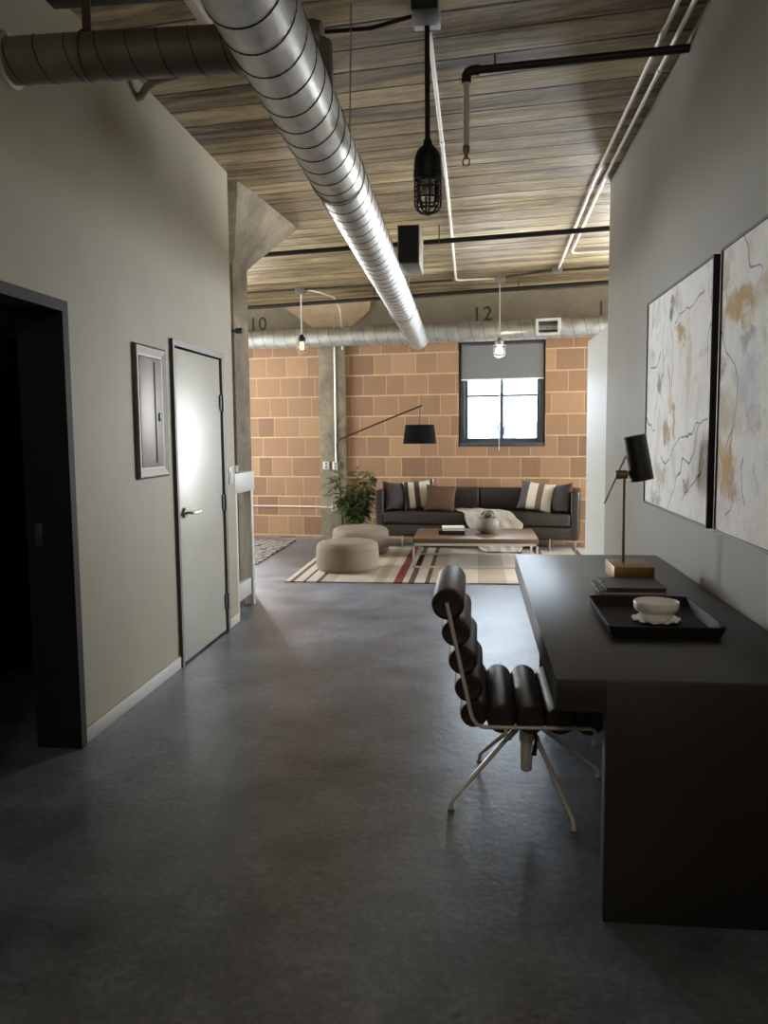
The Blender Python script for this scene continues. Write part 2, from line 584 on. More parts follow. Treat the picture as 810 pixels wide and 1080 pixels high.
# left corridor wall with the dark doorway and the metal door
bm = new_bm()
holed_wall(bm, [-2.6, 2.70, 3.60, 4.975, 5.93, 6.25], [0, 2.035, 2.06, CEIL],
           [(2.70, 3.60, -1, 2.06), (4.975, 5.93, -1, 2.035)], XL, XL - 0.17, lambda u, t, z: (t, u, z))
struct(build('wall_left', bm, M_wall, smooth=False))
bm = new_bm(); box(bm, XR, XR + 0.14, -2.6, 6.88, 0, CEIL)
struct(build('wall_right', bm, M_wallR, smooth=False))
bm = new_bm()
box(bm, XR, XR + 0.14, 6.885, 8.07, 0, 2.33, 0.012, 2)
struct(build('wall_partition', bm, M_white, smooth=False))
bm = new_bm()
box(bm, -2.1, 1.3, -2.75, -2.6, 0, CEIL)
struct(build('wall_front', bm, M_wall, smooth=False))

# brick wall in the building grid, with the window opening
bm = new_bm()
BH = [(-0.231, 0.912, 1.285, 2.66), (1.95, 3.45, 0.85, 2.72), (-5.2, -3.75, 0.85, 2.72)]  # first is the visible window, the other two are unseen and added for light
holed_wall(bm, [-5.6, -5.2, -3.75, -0.231, 0.912, 1.95, 3.45, 4.6], [0, 0.85, 1.285, 2.66, 2.72, 3.5], BH, 0.0, 0.32,
           lambda u, t, z: (u, t, z))
struct(build('wall_back', bm, M_brick, loc=GO, rz=GA, smooth=False))
# side walls of the living area with tall windows, added out of view for light
for nm, uu, sgn in (('wall_living_left', -5.6, -1), ('wall_living_right', 4.6, 1)):
    bm = new_bm()
    v0, v1 = (-0.32, 7.0)
    holed_wall(bm, [v0, 0.7, 3.3, v1], [0, 0.75, 2.75, 3.5], [(0.7, 3.3, 0.75, 2.75)], uu, uu + sgn * 0.3,
               lambda u, t, z: (t, -u, z))
    struct(build(nm, bm, M_white, loc=GO, rz=GA, smooth=False))
bm = new_bm(); box(bm, XR + 0.14, 6.2, 6.3, 6.45, 0, CEIL)
struct(build('wall_living_front', bm, M_white, smooth=False))
bm = new_bm(); box(bm, -7.0, XL - 0.18, 6.0, 6.15, 0, CEIL)
struct(build('wall_living_near', bm, M_wall, smooth=False))

# baseboards
for nm, y0, y1 in (('baseboard_left', 3.64, 4.93), ('baseboard_left_end', 5.975, 6.25)):
    bm = new_bm(); box(bm, XL, XL + 0.012, y0, y1, 0, 0.075, 0.004, 2)
    struct(build(nm, bm, M_white))

# concrete beam over the bricks with stencilled bay numbers, pilaster with haunch
bm = new_bm(); box(bm, -5.6, 4.6, -0.06, 0.0, 2.80, 3.40)
beam = struct(build('beam', bm, M_beamc, loc=GO, rz=GA, smooth=False))
for txt, u in (('10', -3.18), ('12', -0.035), ('11', 1.53)):
    cu = bpy.data.curves.new('t', 'FONT')
    cu.body = txt; cu.size = 0.255; cu.extrude = 0.001; cu.offset = 0.003; cu.space_character = 1.1
    to = bpy.data.objects.new('t', cu)
    COL.objects.link(to)
    bpy.context.view_layer.update()
    me = bpy.data.meshes.new_from_object(to.evaluated_get(bpy.context.evaluated_depsgraph_get()))
    bpy.data.objects.remove(to)
    me.materials.clear(); me.materials.append(M_num)
    n = bpy.data.objects.new('painted_number', me)
    COL.objects.link(n)
    n.parent = beam
    n.location = (u, -0.0615, 2.925)
    n.rotation_euler = (pi / 2, 0, 0)
    n['label'] = 'dark stencilled bay number ' + txt + ' on the concrete beam'
bm = new_bm(); box(bm, -2.16, -1.79, -0.065, 0.0, 0, 2.80, 0.008, 2)
pil = struct(build('pilaster', bm, M_conc, loc=GO, rz=GA))
bm = new_bm()
pts = [(-2.62, 3.28), (-2.60, 3.19), (-2.23, 2.93), (-1.66, 2.93), (-1.42, 3.12), (-1.40, 3.28)]
f0 = [bm.verts.new((u, -0.10, z)) for u, z in pts]
f1 = [bm.verts.new((u, -0.062, z)) for u, z in pts]
bm.faces.new(f0); bm.faces.new(f1)
for i in range(len(pts)):
    j = (i + 1) % len(pts)
    bm.faces.new((f0[i], f0[j], f1[j], f1[i]))
build('haunch', bm, M_capc, pil, smooth=False)

# mushroom column
bm = new_bm()
cx, cy, hw = -2.235, 7.20, 0.185


def octo(cx, cy, wx, wy, cut, z):
    p = []
    for sx, sy in ((1, -1), (1, 1), (-1, 1), (-1, -1)):
        a = (sx * wx, sy * (wy - cut)); b_ = (sx * (wx - cut), sy * wy)
        p += [a, b_] if (sx * sy > 0) else [b_, a]
    return [bm.verts.new((cx + x * CA - y * SA, cy + x * SA + y * CA, z)) for x, y in p]


rings = [octo(cx, cy, hw, hw, 0.035, 0.0), octo(cx, cy, hw, hw, 0.035, 2.93),
         octo(cx, cy, hw + 0.05, hw + 0.07, 0.05, 3.0), octo(cx, cy, 0.47, 0.74, 0.10, 3.37), octo(cx, cy, 0.49, 0.78, 0.10, 3.46)]
for A, B in zip(rings[:-1], rings[1:]):
    for k in range(8):
        bm.faces.new((A[k], A[(k + 1) % 8], B[(k + 1) % 8], B[k]))
bm.faces.new(rings[0]); bm.faces.new(rings[-1])
colm = struct(build('column', bm, M_conc, smooth=False))
bm = new_bm()
tube(bm, [(-2.45, 7.0, 2.36), (-2.00, 6.95, 2.36)], 0.012, 8)
tube(bm, [(-2.035, 6.955, 2.36), (-1.975, 6.948, 2.36)], 0.024, 10)
build('clamp_bolt', bm, M_black, colm)

# dark side room behind the left wall
bm = new_bm()
holed_wall(bm, [1.4, 6.0], [0, 2.6], [], -2.93, -3.05, lambda u, t, z: (t, u, z))
struct(build('wall_side_room', bm, M_dim, smooth=False))
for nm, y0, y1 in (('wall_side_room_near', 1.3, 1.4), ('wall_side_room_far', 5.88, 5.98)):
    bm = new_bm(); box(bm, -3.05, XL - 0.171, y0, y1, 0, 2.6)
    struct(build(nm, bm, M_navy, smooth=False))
bm = new_bm(); box(bm, -3.05, XL - 0.171, 1.3, 5.98, 2.6, 2.7)
struct(build('ceiling_side_room', bm, M_dim, smooth=False))
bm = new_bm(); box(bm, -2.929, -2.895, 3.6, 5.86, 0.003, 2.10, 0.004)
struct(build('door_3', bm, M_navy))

# doorway frame
bm = new_bm()
for t0, t1, a, z in ((XL + 0.018, XL - 0.205, 0.052, 2.09),):
    prof = [(2.67, 0), (2.67, z), (3.637, z), (3.637, 0), (3.585, 0), (3.585, z - 0.05), (2.72, z - 0.05), (2.72, 0)]
    A = [bm.verts.new((t0, y, zz)) for y, zz in prof]
    B = [bm.verts.new((t1, y, zz)) for y, zz in prof]
    for L in (A, B):
        for q in ((0, 1, 6, 7), (1, 2, 5, 6), (2, 3, 4, 5)):
            bm.faces.new([L[i] for i in q])
    for i in range(8):
        j = (i + 1) % 8
        bm.faces.new((A[i], A[j], B[j], B[i]))
d1 = struct(build('door_1', bm, M_doorfr, smooth=False))
bm = new_bm(); box(bm, -2.035, -1.998, 3.580, 3.5845, 0.97, 1.075, 0.002)
build('strike_plate', bm, M_hinge, d1)

# metal door
bm = new_bm()
prof = [(4.945, 0), (4.945, 2.072), (5.975, 2.072), (5.975, 0), (5.925, 0), (5.925, 2.032), (4.976, 2.032), (4.976, 0)]
A = [bm.verts.new((XL + 0.02, y, zz)) for y, zz in prof]
B = [bm.verts.new((XL - 0.16, y, zz)) for y, zz in prof]
for L in (A, B):
    for q in ((0, 1, 6, 7), (1, 2, 5, 6), (2, 3, 4, 5)):
        bm.faces.new([L[i] for i in q])
for i in range(8):
    j = (i + 1) % 8
    bm.faces.new((A[i], A[j], B[j], B[i]))
d2 = struct(build('door_2', bm, M_frgrey, smooth=False))
bm = new_bm(); box(bm, XL - 0.03, XL + 0.010, 4.990, 5.890, 0.014, 2.020, 0.003)
leaf = build('door_leaf', bm, M_doormet, d2)
bm = new_bm()
lathe(bm, [(0, 0), (0.032, 0), (0.034, 0.006), (0.03, 0.014), (0, 0.014)], 24, axis_m((XL + 0.012, 5.07, 0.98), (1, 0, 0)))
tube(bm, [(XL + 0.024, 5.07, 0.98), (XL + 0.066, 5.07, 0.98), (XL + 0.074, 5.09, 0.98), (XL + 0.074, 5.20, 0.978)], 0.0105, 12)
build('lever_handle', bm, M_satin, leaf)
for z in (1.71, 0.98, 0.235):
    bm = new_bm()
    tube(bm, [(XL + 0.024, 5.905, z - 0.06), (XL + 0.024, 5.905, z + 0.06)], 0.012, 12)
    box(bm, XL + 0.0125, XL + 0.022, 5.868, 5.94, z - 0.055, z + 0.055)
    build('hinge', bm, M_hinge, d2)

# window in the brick wall (grid-local coordinates: x along, y into the wall)
bm = new_bm()
prof = [(-0.231, 1.285), (0.912, 1.285), (0.912, 2.66), (-0.231, 2.66)]
holed_wall(bm, [-0.231, -0.117, 0.318, 0.358, 0.80, 0.912], [1.285, 1.395, 1.945, 1.97, 2.55, 2.66],
           [(-0.117, 0.318, 1.395, 1.945), (0.358, 0.80, 1.395, 1.945), (-0.117, 0.318, 1.97, 2.55), (0.358, 0.80, 1.97, 2.55)],
           0.10, 0.17, lambda u, t, z: (u, t, z))
win = struct(build('window_1', bm, M_winfr, loc=GO, rz=GA, smooth=False))
bm = new_bm()
for u0, u1 in ((-0.215, -0.15), (0.835, 0.895)):
    box(bm, u0, u1, 0.05, 0.099, 1.33, 2.64, 0.006)
build('side_channel', bm, M_winfr, win)
bm = new_bm(); box(bm, -0.225, 0.906, 0.01, 0.099, 1.286, 1.335, 0.006)
build('window_sill', bm, M_winfr, win)
for u0, u1, z0, z1 in ((-0.117, 0.318, 1.395, 1.945), (0.358, 0.80, 1.395, 1.945), (-0.117, 0.318, 1.97, 2.55), (0.358, 0.80, 1.97, 2.55)):
    bm = new_bm(); box(bm, u0, u1, 0.13, 0.136, z0, z1)
    build('pane', bm, M_glass, win, smooth=False)
for s in (-1, 1):
    bm = new_bm()
    c = 0.338 + s * 0.03
    tube(bm, [(c, 0.098, 1.44), (c, 0.075, 1.45), (c + s * 0.002, 0.07, 1.53), (c + s * 0.03, 0.07, 1.555)], 0.008, 8)
    build('window_crank', bm, M_winfr, win)

# unseen windows of the side walls, added to light the living area
for k, (uu, sgn) in enumerate(((-5.6, -1), (4.6, 1))):
    bm = new_bm()
    us = [-0.7, -0.76, -1.54, -1.60, -2.40, -2.46, -3.24, -3.3]
    us = sorted(us)
    holes = [(us[i] , us[i + 1], a, b_) for i in (1, 3, 5) for a, b_ in ((0.81, 1.72), (1.76, 2.69))]
    holed_wall(bm, us, [0.75, 0.81, 1.72, 1.76, 2.69, 2.75], holes, uu + sgn * 0.10, uu + sgn * 0.16, lambda u, t, z: (t, u, z))
    w = struct(build('window_%d' % (k + 2), bm, M_winfr, loc=GO, rz=GA, smooth=False))
    for (a, b_, c, d) in holes:
        bm = new_bm(); box(bm, uu + sgn * 0.128, uu + sgn * 0.134, a, b_, c, d)
        build('pane', bm, M_glass, w, smooth=False)

for k, (u0, u1) in enumerate(((1.95, 3.45), (-5.2, -3.75))):  # unseen windows added to the brick wall to bring light into the corridor
    um = (u0 + u1) / 2
    us = [u0, u0 + 0.06, um - 0.02, um + 0.02, u1 - 0.06, u1]
    zs = [0.85, 0.92, 1.96, 2.0, 2.66, 2.72]
    holes = [(us[i], us[i + 1], zs[j], zs[j + 1]) for i in (1, 3) for j in (1, 3)]
    bm = new_bm()
    holed_wall(bm, us, zs, holes, 0.10, 0.17, lambda u, t, z: (u, t, z))
    w = struct(build('window_%d' % (k + 4), bm, M_winfr, loc=GO, rz=GA, smooth=False))
    for (a, b_, c, d) in holes:
        bm = new_bm(); box(bm, a, b_, 0.13, 0.136, c, d)
        build('pane', bm, M_glass, w, smooth=False)

# building across the street
fz = thing('building_facade', 'pale building across the street seen through the window panes', 'building', G(1.5, -16, 0), GA)
bm = new_bm(); box(bm, -9, 9, 0, 6, -6, 2.7)
build('wall', bm, M_facade, fz, smooth=False)
for i in range(-5, 6):
    for z in (-2.6, -0.3, 1.35):
        bm = new_bm(); box(bm, i * 1.5 - 0.42, i * 1.5 + 0.42, -0.04, 0.0, z - 0.55, z + 0.45)
        build('window', bm, M_facwin, fz, smooth=False)

# roller shade
rs = thing('roller_shade', 'grey roller shade pulled halfway down over the window', 'window shade', G(0.35, -0.03, 2.165), GA)
bm = new_bm(); box(bm, -0.535, 0.535, -0.002, 0.001, 0.012, 0.475)
build('shade_fabric', bm, M_roller, rs, smooth=False)
bm = new_bm(); box(bm, -0.54, 0.54, -0.009, 0.006, -0.004, 0.014, 0.003)
build('hem_bar', bm, M_hem, rs)
bm = new_bm(); tube(bm, [(-0.545, 0.0, 0.47), (0.545, 0.0, 0.47)], 0.022, 16)
build('roller_tube', bm, M_winfr, rs)
bm = new_bm()
tube(bm, [(-0.03, -0.05, -0.93), (-0.032, -0.045, -0.72), (-0.028, -0.02, -0.35), (-0.03, -0.006, 0.0)], 0.004, 6)
build('pull_cord', bm, M_conduit, rs)

# ------------------------------------------------------- ducts and overhead
def spiral_duct(p0, p1, r, name, label, pitch=0.155, m=M_duct, n=40, seam_r=0.0032, phase=0.0):
    p0, p1 = Vector(p0), Vector(p1)
    t = thing(name, label, 'duct', p0)
    d = (p1 - p0)
    L = d.length
    d.normalize()
    Mx = axis_m((0, 0, 0), d)
    bm = new_bm()
    lathe(bm, [(r * 0.94, 0.0), (r, 0.0)] + [(r, L * k / 40) for k in range(1, 40)] + [(r, L), (r * 0.94, L)], n, Mx)
    build('duct_body', bm, m, t, angle=60)
    bm = new_bm()
    turns = L / pitch
    N = int(turns * 28)
    pts = []
    for i in range(N + 1):
        a = 2 * pi * turns * i / N + phase
        pts.append(Mx @ Vector((r * cos(a), r * sin(a), L * i / N)))
    tube(bm, pts, seam_r, 4)
    build('spiral_seam', bm, M_seam, t, angle=80)
    return t, Mx, L


RD = 0.126
md, Mx, L = spiral_duct((-0.612, 0.4, 2.725), (-0.71, 10.32, 2.635), RD, 'spiral_duct',
                        'large galvanised spiral duct running the length of the ceiling towards the brick wall')
bm = new_bm()
lathe(bm, [(RD, L - 0.01), (RD * 1.02, L + 0.005), (RD * 0.96, L + 0.03), (RD * 0.8, L + 0.05), (0, L + 0.06)], 40, Mx)
build('end_cap', bm, M_duct, md)
bm = new_bm()
box(bm, 0.06, 0.215, 5.58, 6.03, -0.045, 0.225, 0.004)
bx = build('damper_box', bm, M_steelbox, md)
bm = new_bm()
box(bm, 0.068, 0.207, 5.572, 5.5795, -0.037, 0.217)
build('dark_intake', bm, M_black, bx)
for y in (1.6, 3.95, 7.9):
    yy = y - 0.4
    f_ = yy / 9.9
    cxl, czl = -0.098 * f_, -0.09 * f_
    bm = new_bm()
    tube(bm, [(cxl + (RD + 0.004) * cos(a), yy, czl + (RD + 0.004) * sin(a)) for a in [2 * pi * k / 40 for k in range(40)]], 0.003, 6, closed=True)
    tube(bm, [(cxl + 0.06, yy, czl + RD - 0.016), (cxl + 0.075, yy, ceil_z(y) - 2.725)], 0.003, 6)
    build('hanger_rod', bm, M_emt, md)

bd, Bx, BL = spiral_duct(G(-5.2, 0.45, 2.745), G(4.3, 0.45, 2.735), 0.122, 'cross_duct',
                         'galvanised spiral duct running level across the top of the brick wall', m=M_duct, n=32, seam_r=0.0025)
bm = new_bm()
R0 = Matrix.Rotation(GA, 4, 'Z')
Mreg = Matrix.Translation(G(0.975, 0.45, 2.745) - G(-5.2, 0.45, 2.745)) @ R0
holed_wall(bm, [-0.147, -0.115, 0.115, 0.147], [-0.10, -0.07, 0.07, 0.10], [(-0.115, 0.115, -0.07, 0.07)], -0.155, -0.02,
           lambda u, t, z: Mreg @ Vector((u, t, z)))
reg = build('air_register', bm, M_white, bd, smooth=False)
bm = new_bm()
box(bm, -0.115, 0.115, -0.118, -0.116, -0.07, 0.07, M=Mreg)
build('register_back', bm, M_black, reg, smooth=False)
for k in range(6):
    bm = new_bm()
    z = -0.058 + k * 0.0232
    box(bm, -0.115, 0.115, -0.005, 0.005, -0.0015, 0.0015, M=Mreg @ Matrix.Translation((0, -0.137, z)) @ Matrix.Rotation(radians(40), 4, 'X'))
    build('louver', bm, M_steelbox, reg, smooth=False)

br, Rx, RL = spiral_duct((XL - 0.03, 3.28, 2.985), (-0.62, 3.30, 2.985), 0.0885, 'branch_duct',
                         'small dull spiral duct coming out of the left wall at upper left', pitch=0.125, m=M_ductdark, n=28, phase=2.0, seam_r=0.0028)
bm = new_bm()
lathe(bm, [(0.089, 0.028), (0.105, 0.030), (0.105, 0.042), (0.089, 0.044)], 28, Rx)
build('wall_collar', bm, M_white, br)
bm = new_bm()
lathe(bm, [(0.0885, 0), (0.0885, -0.2)], 28, Matrix.Translation((RL - 0.02, 0.018, 0)))
lathe(bm, [(0.0885, RL), (0.08, RL + 0.03), (0, RL + 0.035)], 28, Rx)
build('tee_collar', bm, M_ductdark, br)
bm = new_bm()
x = -1.536 - (XL - 0.03)
box(bm, x - 0.018, x + 0.018, -0.004, 0.002, 0.085, CEIL - 2.985)
tube(bm, [(x, 0.092 * cos(a), 0.092 * sin(a)) for a in [2 * pi * k / 32 for k in range(32)]], 0.004, 6, closed=True)
build('hanger_strap', bm, M_brownst, br)

# flexible elbow pipe out of the left wall below the branch duct
bm = new_bm()
tube(bm, [(XL - 0.02, 4.58, 3.345), (-1.84, 4.57, 3.35), (-1.80, 4.55, 3.385), (-1.74, 4.53, 3.408), (-1.56, 4.48, 3.415), (-1.40, 4.44, 3.42), (-1.0, 4.36, 3.422)], 0.024, 12)
o = build('curved_pipe', bm, M_emt)
tag(o, 'short curved metal pipe bending out of the left wall behind the small branch duct', 'pipe')

# black pipe crossing the very top left
o_ = thing('ceiling_rail', 'black steel rail hung below the ceiling at the top left edge of the photo', 'rail', (-1.785, 3.46, 3.287))
bm = new_bm(); box(bm, 0, 1.65, -0.05, 0.05, 0.0, 0.035, 0.004)
build('rail_body', bm, M_black, o_)
for xx in (0.25, 1.35):
    bm = new_bm(); tube(bm, [(xx, 0, 0.03), (xx, 0, CEIL - 3.287)], 0.006, 6)
    build('hanger_rod', bm, M_black, o_)
# silver channel upper left
bm = new_bm(); box(bm, -1.225, -1.18, 2.2, 3.80, 3.30, CEIL - 0.001, 0.004)
tag(build('metal_channel', bm, M_emt), 'bright metal strut channel left of the large duct at the top edge', 'channel')


def rod_pipe(name, label, a, b, r, hang, m=M_blackpipe):
    a, b = Vector(a), Vector(b)
    t = thing(name, label, 'pipe', a)
    bm = new_bm(); tube(bm, [(0, 0, 0), b - a], r, 14)
    build('pipe_run', bm, m, t)
    for f in hang:
        p = (b - a) * f
        w = a + p
        bm = new_bm()
        tube(bm, [p + Vector((0, 0, r)), p + Vector((0, 0, ceil_z(w.y) - w.z))], 0.005, 6)
        tube(bm, [p + Vector((0, (r + 0.004) * cos(q), (r + 0.004) * sin(q))) for q in [2 * pi * k / 20 for k in range(20)]], 0.006, 6, closed=True)
        build('pipe_hanger', bm, m, t)
    return t


rod_pipe('sprinkler_pipe', 'black pipe crossing the ceiling just behind the damper box of the large duct', (-4.6, 8.62, 3.25), (3.6, 7.15, 3.25), 0.024, (0.2, 0.52, 0.85))
rod_pipe('sprinkler_pipe', 'black pipe crossing the ceiling farthest back, nearest the brick wall', (-4.8, 10.95, 3.09), (3.8, 9.65, 3.245), 0.024, (0.12, 0.412, 0.618, 0.9))

# near sprinkler branch with drop and head
sp_ = thing('sprinkler_branch', 'black pipe from the right wall with a silver drop and sprinkler head', 'sprinkler', (0, 4.56, 3.38))
bm = new_bm()
tube(bm, [(XR + 0.02, -0.115, 0.0), (0.0, 0.0, 0.0), (-0.035, 0.004, -0.004), (-0.049, 0.005, -0.03), (-0.05, 0.005, -0.055)], 0.021, 14)
build('pipe_run', bm, M_blackpipe, sp_)
bm = new_bm()
tube(bm, [(0.02, -0.002, 0), (0.015, -0.0015, 0), (-0.02, 0.002, 0.0), (-0.040, 0.004, -0.008), (-0.049, 0.005, -0.025), (-0.05, 0.005, -0.06)], 0.0265, 16)
build('elbow_fitting', bm, M_blackpipe, sp_)
bm = new_bm(); tube(bm, [(-0.05, 0.005, -0.05), (-0.05, 0.005, -0.385)], 0.0165, 14)
build('drop_pipe', bm, M_conduit, sp_)
bm = new_bm()
lathe(bm, [(0.017, -0.38), (0.02, -0.385), (0.02, -0.405), (0.011, -0.425), (0.011, -0.445)], 16, Matrix.Translation((-0.05, 0.005, 0)))
tube(bm, [(-0.05 + 0.018 * sin(a), 0.005, -0.462 + 0.022 * cos(a)) for a in [2 * pi * k / 16 for k in range(16)]], 0.004, 6, closed=True)
lathe(bm, [(0, -0.486), (0.02, -0.486), (0.02, -0.483), (0, -0.483)], 16, Matrix.Translation((-0.05, 0.005, 0)))
build('sprinkler_head', bm, M_bronze, sp_)
bm = new_bm(); tube(bm, [(0.1, -0.01, 0.02), (0.1, -0.01, CEIL - 3.38)], 0.004, 6)
build('hanger_rod', bm, M_blackpipe, sp_)


def conduit(label, pts, r=0.0125, m=M_conduit, couplings=()):
    t = thing('conduit', label, 'conduit', pts[0])
    p0 = Vector(pts[0])
    q = [Vector(p) - p0 for p in pts]
    bm = new_bm(); tube(bm, q, r, 10)
    build('conduit_run', bm, m, t)
    for (i, f) in couplings:
        a = q[i].lerp(q[i + 1], f); d = (q[i + 1] - q[i]).normalized()
        bm = new_bm(); tube(bm, [a - d * 0.03, a + d * 0.03], r * 1.35, 10)
        build('coupling', bm, m, t)
    return t


def cz(y, d=0.022):
    return ceil_z(y) - d


conduit('white conduit on the ceiling starting at the nearest caged pendant', [(-0.225, 4.2, cz(4.2)), (-0.225, 6.8, cz(6.8)), (-0.228, 9.92, cz(9.92)), (-0.215, 9.97, cz(9.97)), (-0.17, 9.985, cz(9.98)), (0.24, 9.95, cz(9.95))], couplings=((0, 0.6),))
conduit('left one of two parallel white conduits along the right of the ceiling', [(0.915, 2.4, cz(2.4)), (0.92, 6.8, cz(6.8)), (0.928, 9.55, cz(9.55))], couplings=((0, 0.45), (1, 0.05)))
conduit('right one of two parallel white conduits along the right of the ceiling', [(0.99, 2.4, cz(2.4)), (0.995, 6.8, cz(6.8)), (0.99, 8.85, cz(8.85)), (1.01, 8.9, cz(8.9)), (1.06, 8.91, cz(8.91)), (1.7, 8.82, cz(8.82))], couplings=((0, 0.55), (1, 0.05)))
conduit('thin steel conduit crossing the ceiling between the two far pendants', [(-4.0, 10.52, cz(10.52)), (-2.24, 10.26, cz(10.26))], 0.0125, M_oldc)
conduit('thin steel conduit on the ceiling from the far left pendant box past the large duct', [(-2.10, 10.24, cz(10.24)), (-0.27, 9.995, cz(9.995))], 0.0125, M_oldc)
conduit('thin steel conduit on the ceiling from the lit pendant to the grey box at right', [(0.35, 9.9, cz(9.9)), (0.86, 9.66, cz(9.66))], 0.0125, M_oldc)
conduit('thin steel conduit on the ceiling from the grey box to the right wall', [(0.975, 9.66, cz(9.66)), (1.9, 9.54, cz(9.54))], 0.0125, M_oldc)
conduit('bent conduit dropping from the far left pendant box down behind the cross duct',
        [(-2.08, 10.28, cz(10.28)), (-1.95, 10.45, cz(10.45)), (-1.83, 10.75, cz(10.75)), (-1.80, 11.02, 3.14), (-1.79, 11.08, 2.97), (-1.785, 11.09, 2.6)], 0.011, M_conduit)
p_ = G(-1.925, 0.075)
conduit('white conduit running down the concrete pilaster to the two outlet boxes', [(p_.x, p_.y, 2.94), (p_.x, p_.y, 1.075)], 0.012)
a_, b_ = G(-4.4, 0.022, 0.455), G(-2.17, 0.022, 0.455)
c_, d_ = G(-2.15, 0.075, 0.455), G(-2.0, 0.078, 0.455)
conduit('white conduit running level low along the bricks left of the pilaster', [a_, b_, c_, d_], 0.010)
conduit('thin dark conduit crossing the ceiling from the large duct to the nearest pendant', [(-0.75, 4.15, cz(4.15)), (-0.5, 4.10, cz(4.1) - 0.02), (-0.29, 4.05, cz(4.05))], 0.010, M_blackpipe)


def jbox(label, p, w=0.1, h=0.055, m=M_steelbox, rz=GA):
    t = thing('junction_box', label, 'box', p, rz)
    bm = new_bm(); box(bm, -w / 2, w / 2, -w / 2, w / 2, -h, 0, 0.004)
    build('box_body', bm, m, t)
    bm = new_bm(); box(bm, -w / 2 - 0.003, w / 2 + 0.003, -w / 2 - 0.003, w / 2 + 0.003, -h - 0.004, -h, 0.001)
    build('cover_plate', bm, m, t)
    return t


jbox('small grey junction box on the ceiling where the left white conduit ends', (0.92, 9.62, ceil_z(9.62)))

# outlet boxes on the pilaster
for u, z, lab in ((-2.061, 1.037, 'left one of two white outlet boxes side by side on the pilaster'),
                  (-1.925, 1.037, 'right one of two white outlet boxes, below the vertical conduit'),
                  (-1.955, 0.455, 'low white outlet box on the pilaster behind the plant')):
    t = thing('outlet_box', lab, 'outlet', G(u, 0.0605, z), GA)
    bm = new_bm(); box(bm, -0.045, 0.045, -0.045, 0.0, -0.055, 0.055, 0.006)
    build('box_body', bm, M_white, t)
    bm = new_bm()
    box(bm, -0.017, 0.017, -0.048, -0.045, -0.04, -0.006, 0.002)
    box(bm, -0.017, 0.017, -0.048, -0.045, 0.006, 0.04, 0.002)
    build('socket', bm, M_steelbox, t)

# ----------------------------------------------------------- cage pendants
def cage(bm, r, z0, z1, nv=8, hoops=4, wire=0.005):
    """bulged wire cage between z0 (top) and z1 (bottom)"""
    def rad(f):
        return r * (1.0 if f < 0.72 else math.sqrt(max(0, 1 - ((f - 0.72) / 0.28) ** 2)) * 0.98 + 0.02)
    for k in range(nv):
        a = 2 * pi * k / nv + 0.2
        tube(bm, [(rad(f) * cos(a), rad(f) * sin(a), z0 + (z1 - z0) * f) for f in [i / 14 for i in range(15)]], wire, 6)
    for i in range(hoops):
        f = 0.06 + 0.8 * i / (hoops - 1)
        rr = rad(f) + wire * 0.8
        z = z0 + (z1 - z0) * f
        tube(bm, [(rr * cos(q), rr * sin(q), z) for q in [2 * pi * j / 28 for j in range(28)]], wire, 6, closed=True)
    lathe(bm, [(0, z1 - wire), (0.014, z1 - wire), (0.014, z1 + wire), (0, z1 + wire)], 12)


pn = thing('caged_pendant', 'large black caged pendant hanging nearest, in front of the plank ceiling', 'pendant lamp', (-0.227, 4.05, 2.52), 0, 'caged pendant lamps')
bm = new_bm(); box(bm, -0.062, 0.062, -0.06, 0.06, 0.865, 0.93, 0.005)
build('ceiling_box', bm, M_white, pn)
bm = new_bm(); box(bm, -0.06, 0.06, -0.22, -0.062, 0.83, 0.93, 0.005)
build('black_box', bm, M_black, pn)
bm = new_bm(); tube(bm, [(0, 0, 0.31), (0, 0, 0.87)], 0.0125, 14)
build('stem', bm, M_blackpipe, pn)
bm = new_bm()
lathe(bm, [(0.0, 0.345), (0.020, 0.343), (0.023, 0.318), (0.036, 0.310), (0.052, 0.292), (0.062, 0.265), (0.066, 0.235), (0.066, 0.20), (0.069, 0.198), (0.069, 0.172), (0.05, 0.168), (0, 0.168)], 32)
build('lamp_housing', bm, M_black, pn)
bm = new_bm()
lathe(bm, [(0.03, 0.168), (0.045, 0.15), (0.048, 0.10), (0.044, 0.06), (0.028, 0.035), (0, 0.027)], 28)
build('glass_jar', bm, M_glass, pn)
bm = new_bm()
lathe(bm, [(0.018, 0.168), (0.022, 0.15), (0.032, 0.12), (0.026, 0.092), (0, 0.082)], 20)
build('bulb', bm, M_frost, pn)
bm = new_bm(); cage(bm, 0.062, 0.178, 0.0, 8, 4, 0.0048)
build('wire_cage', bm, M_black, pn)

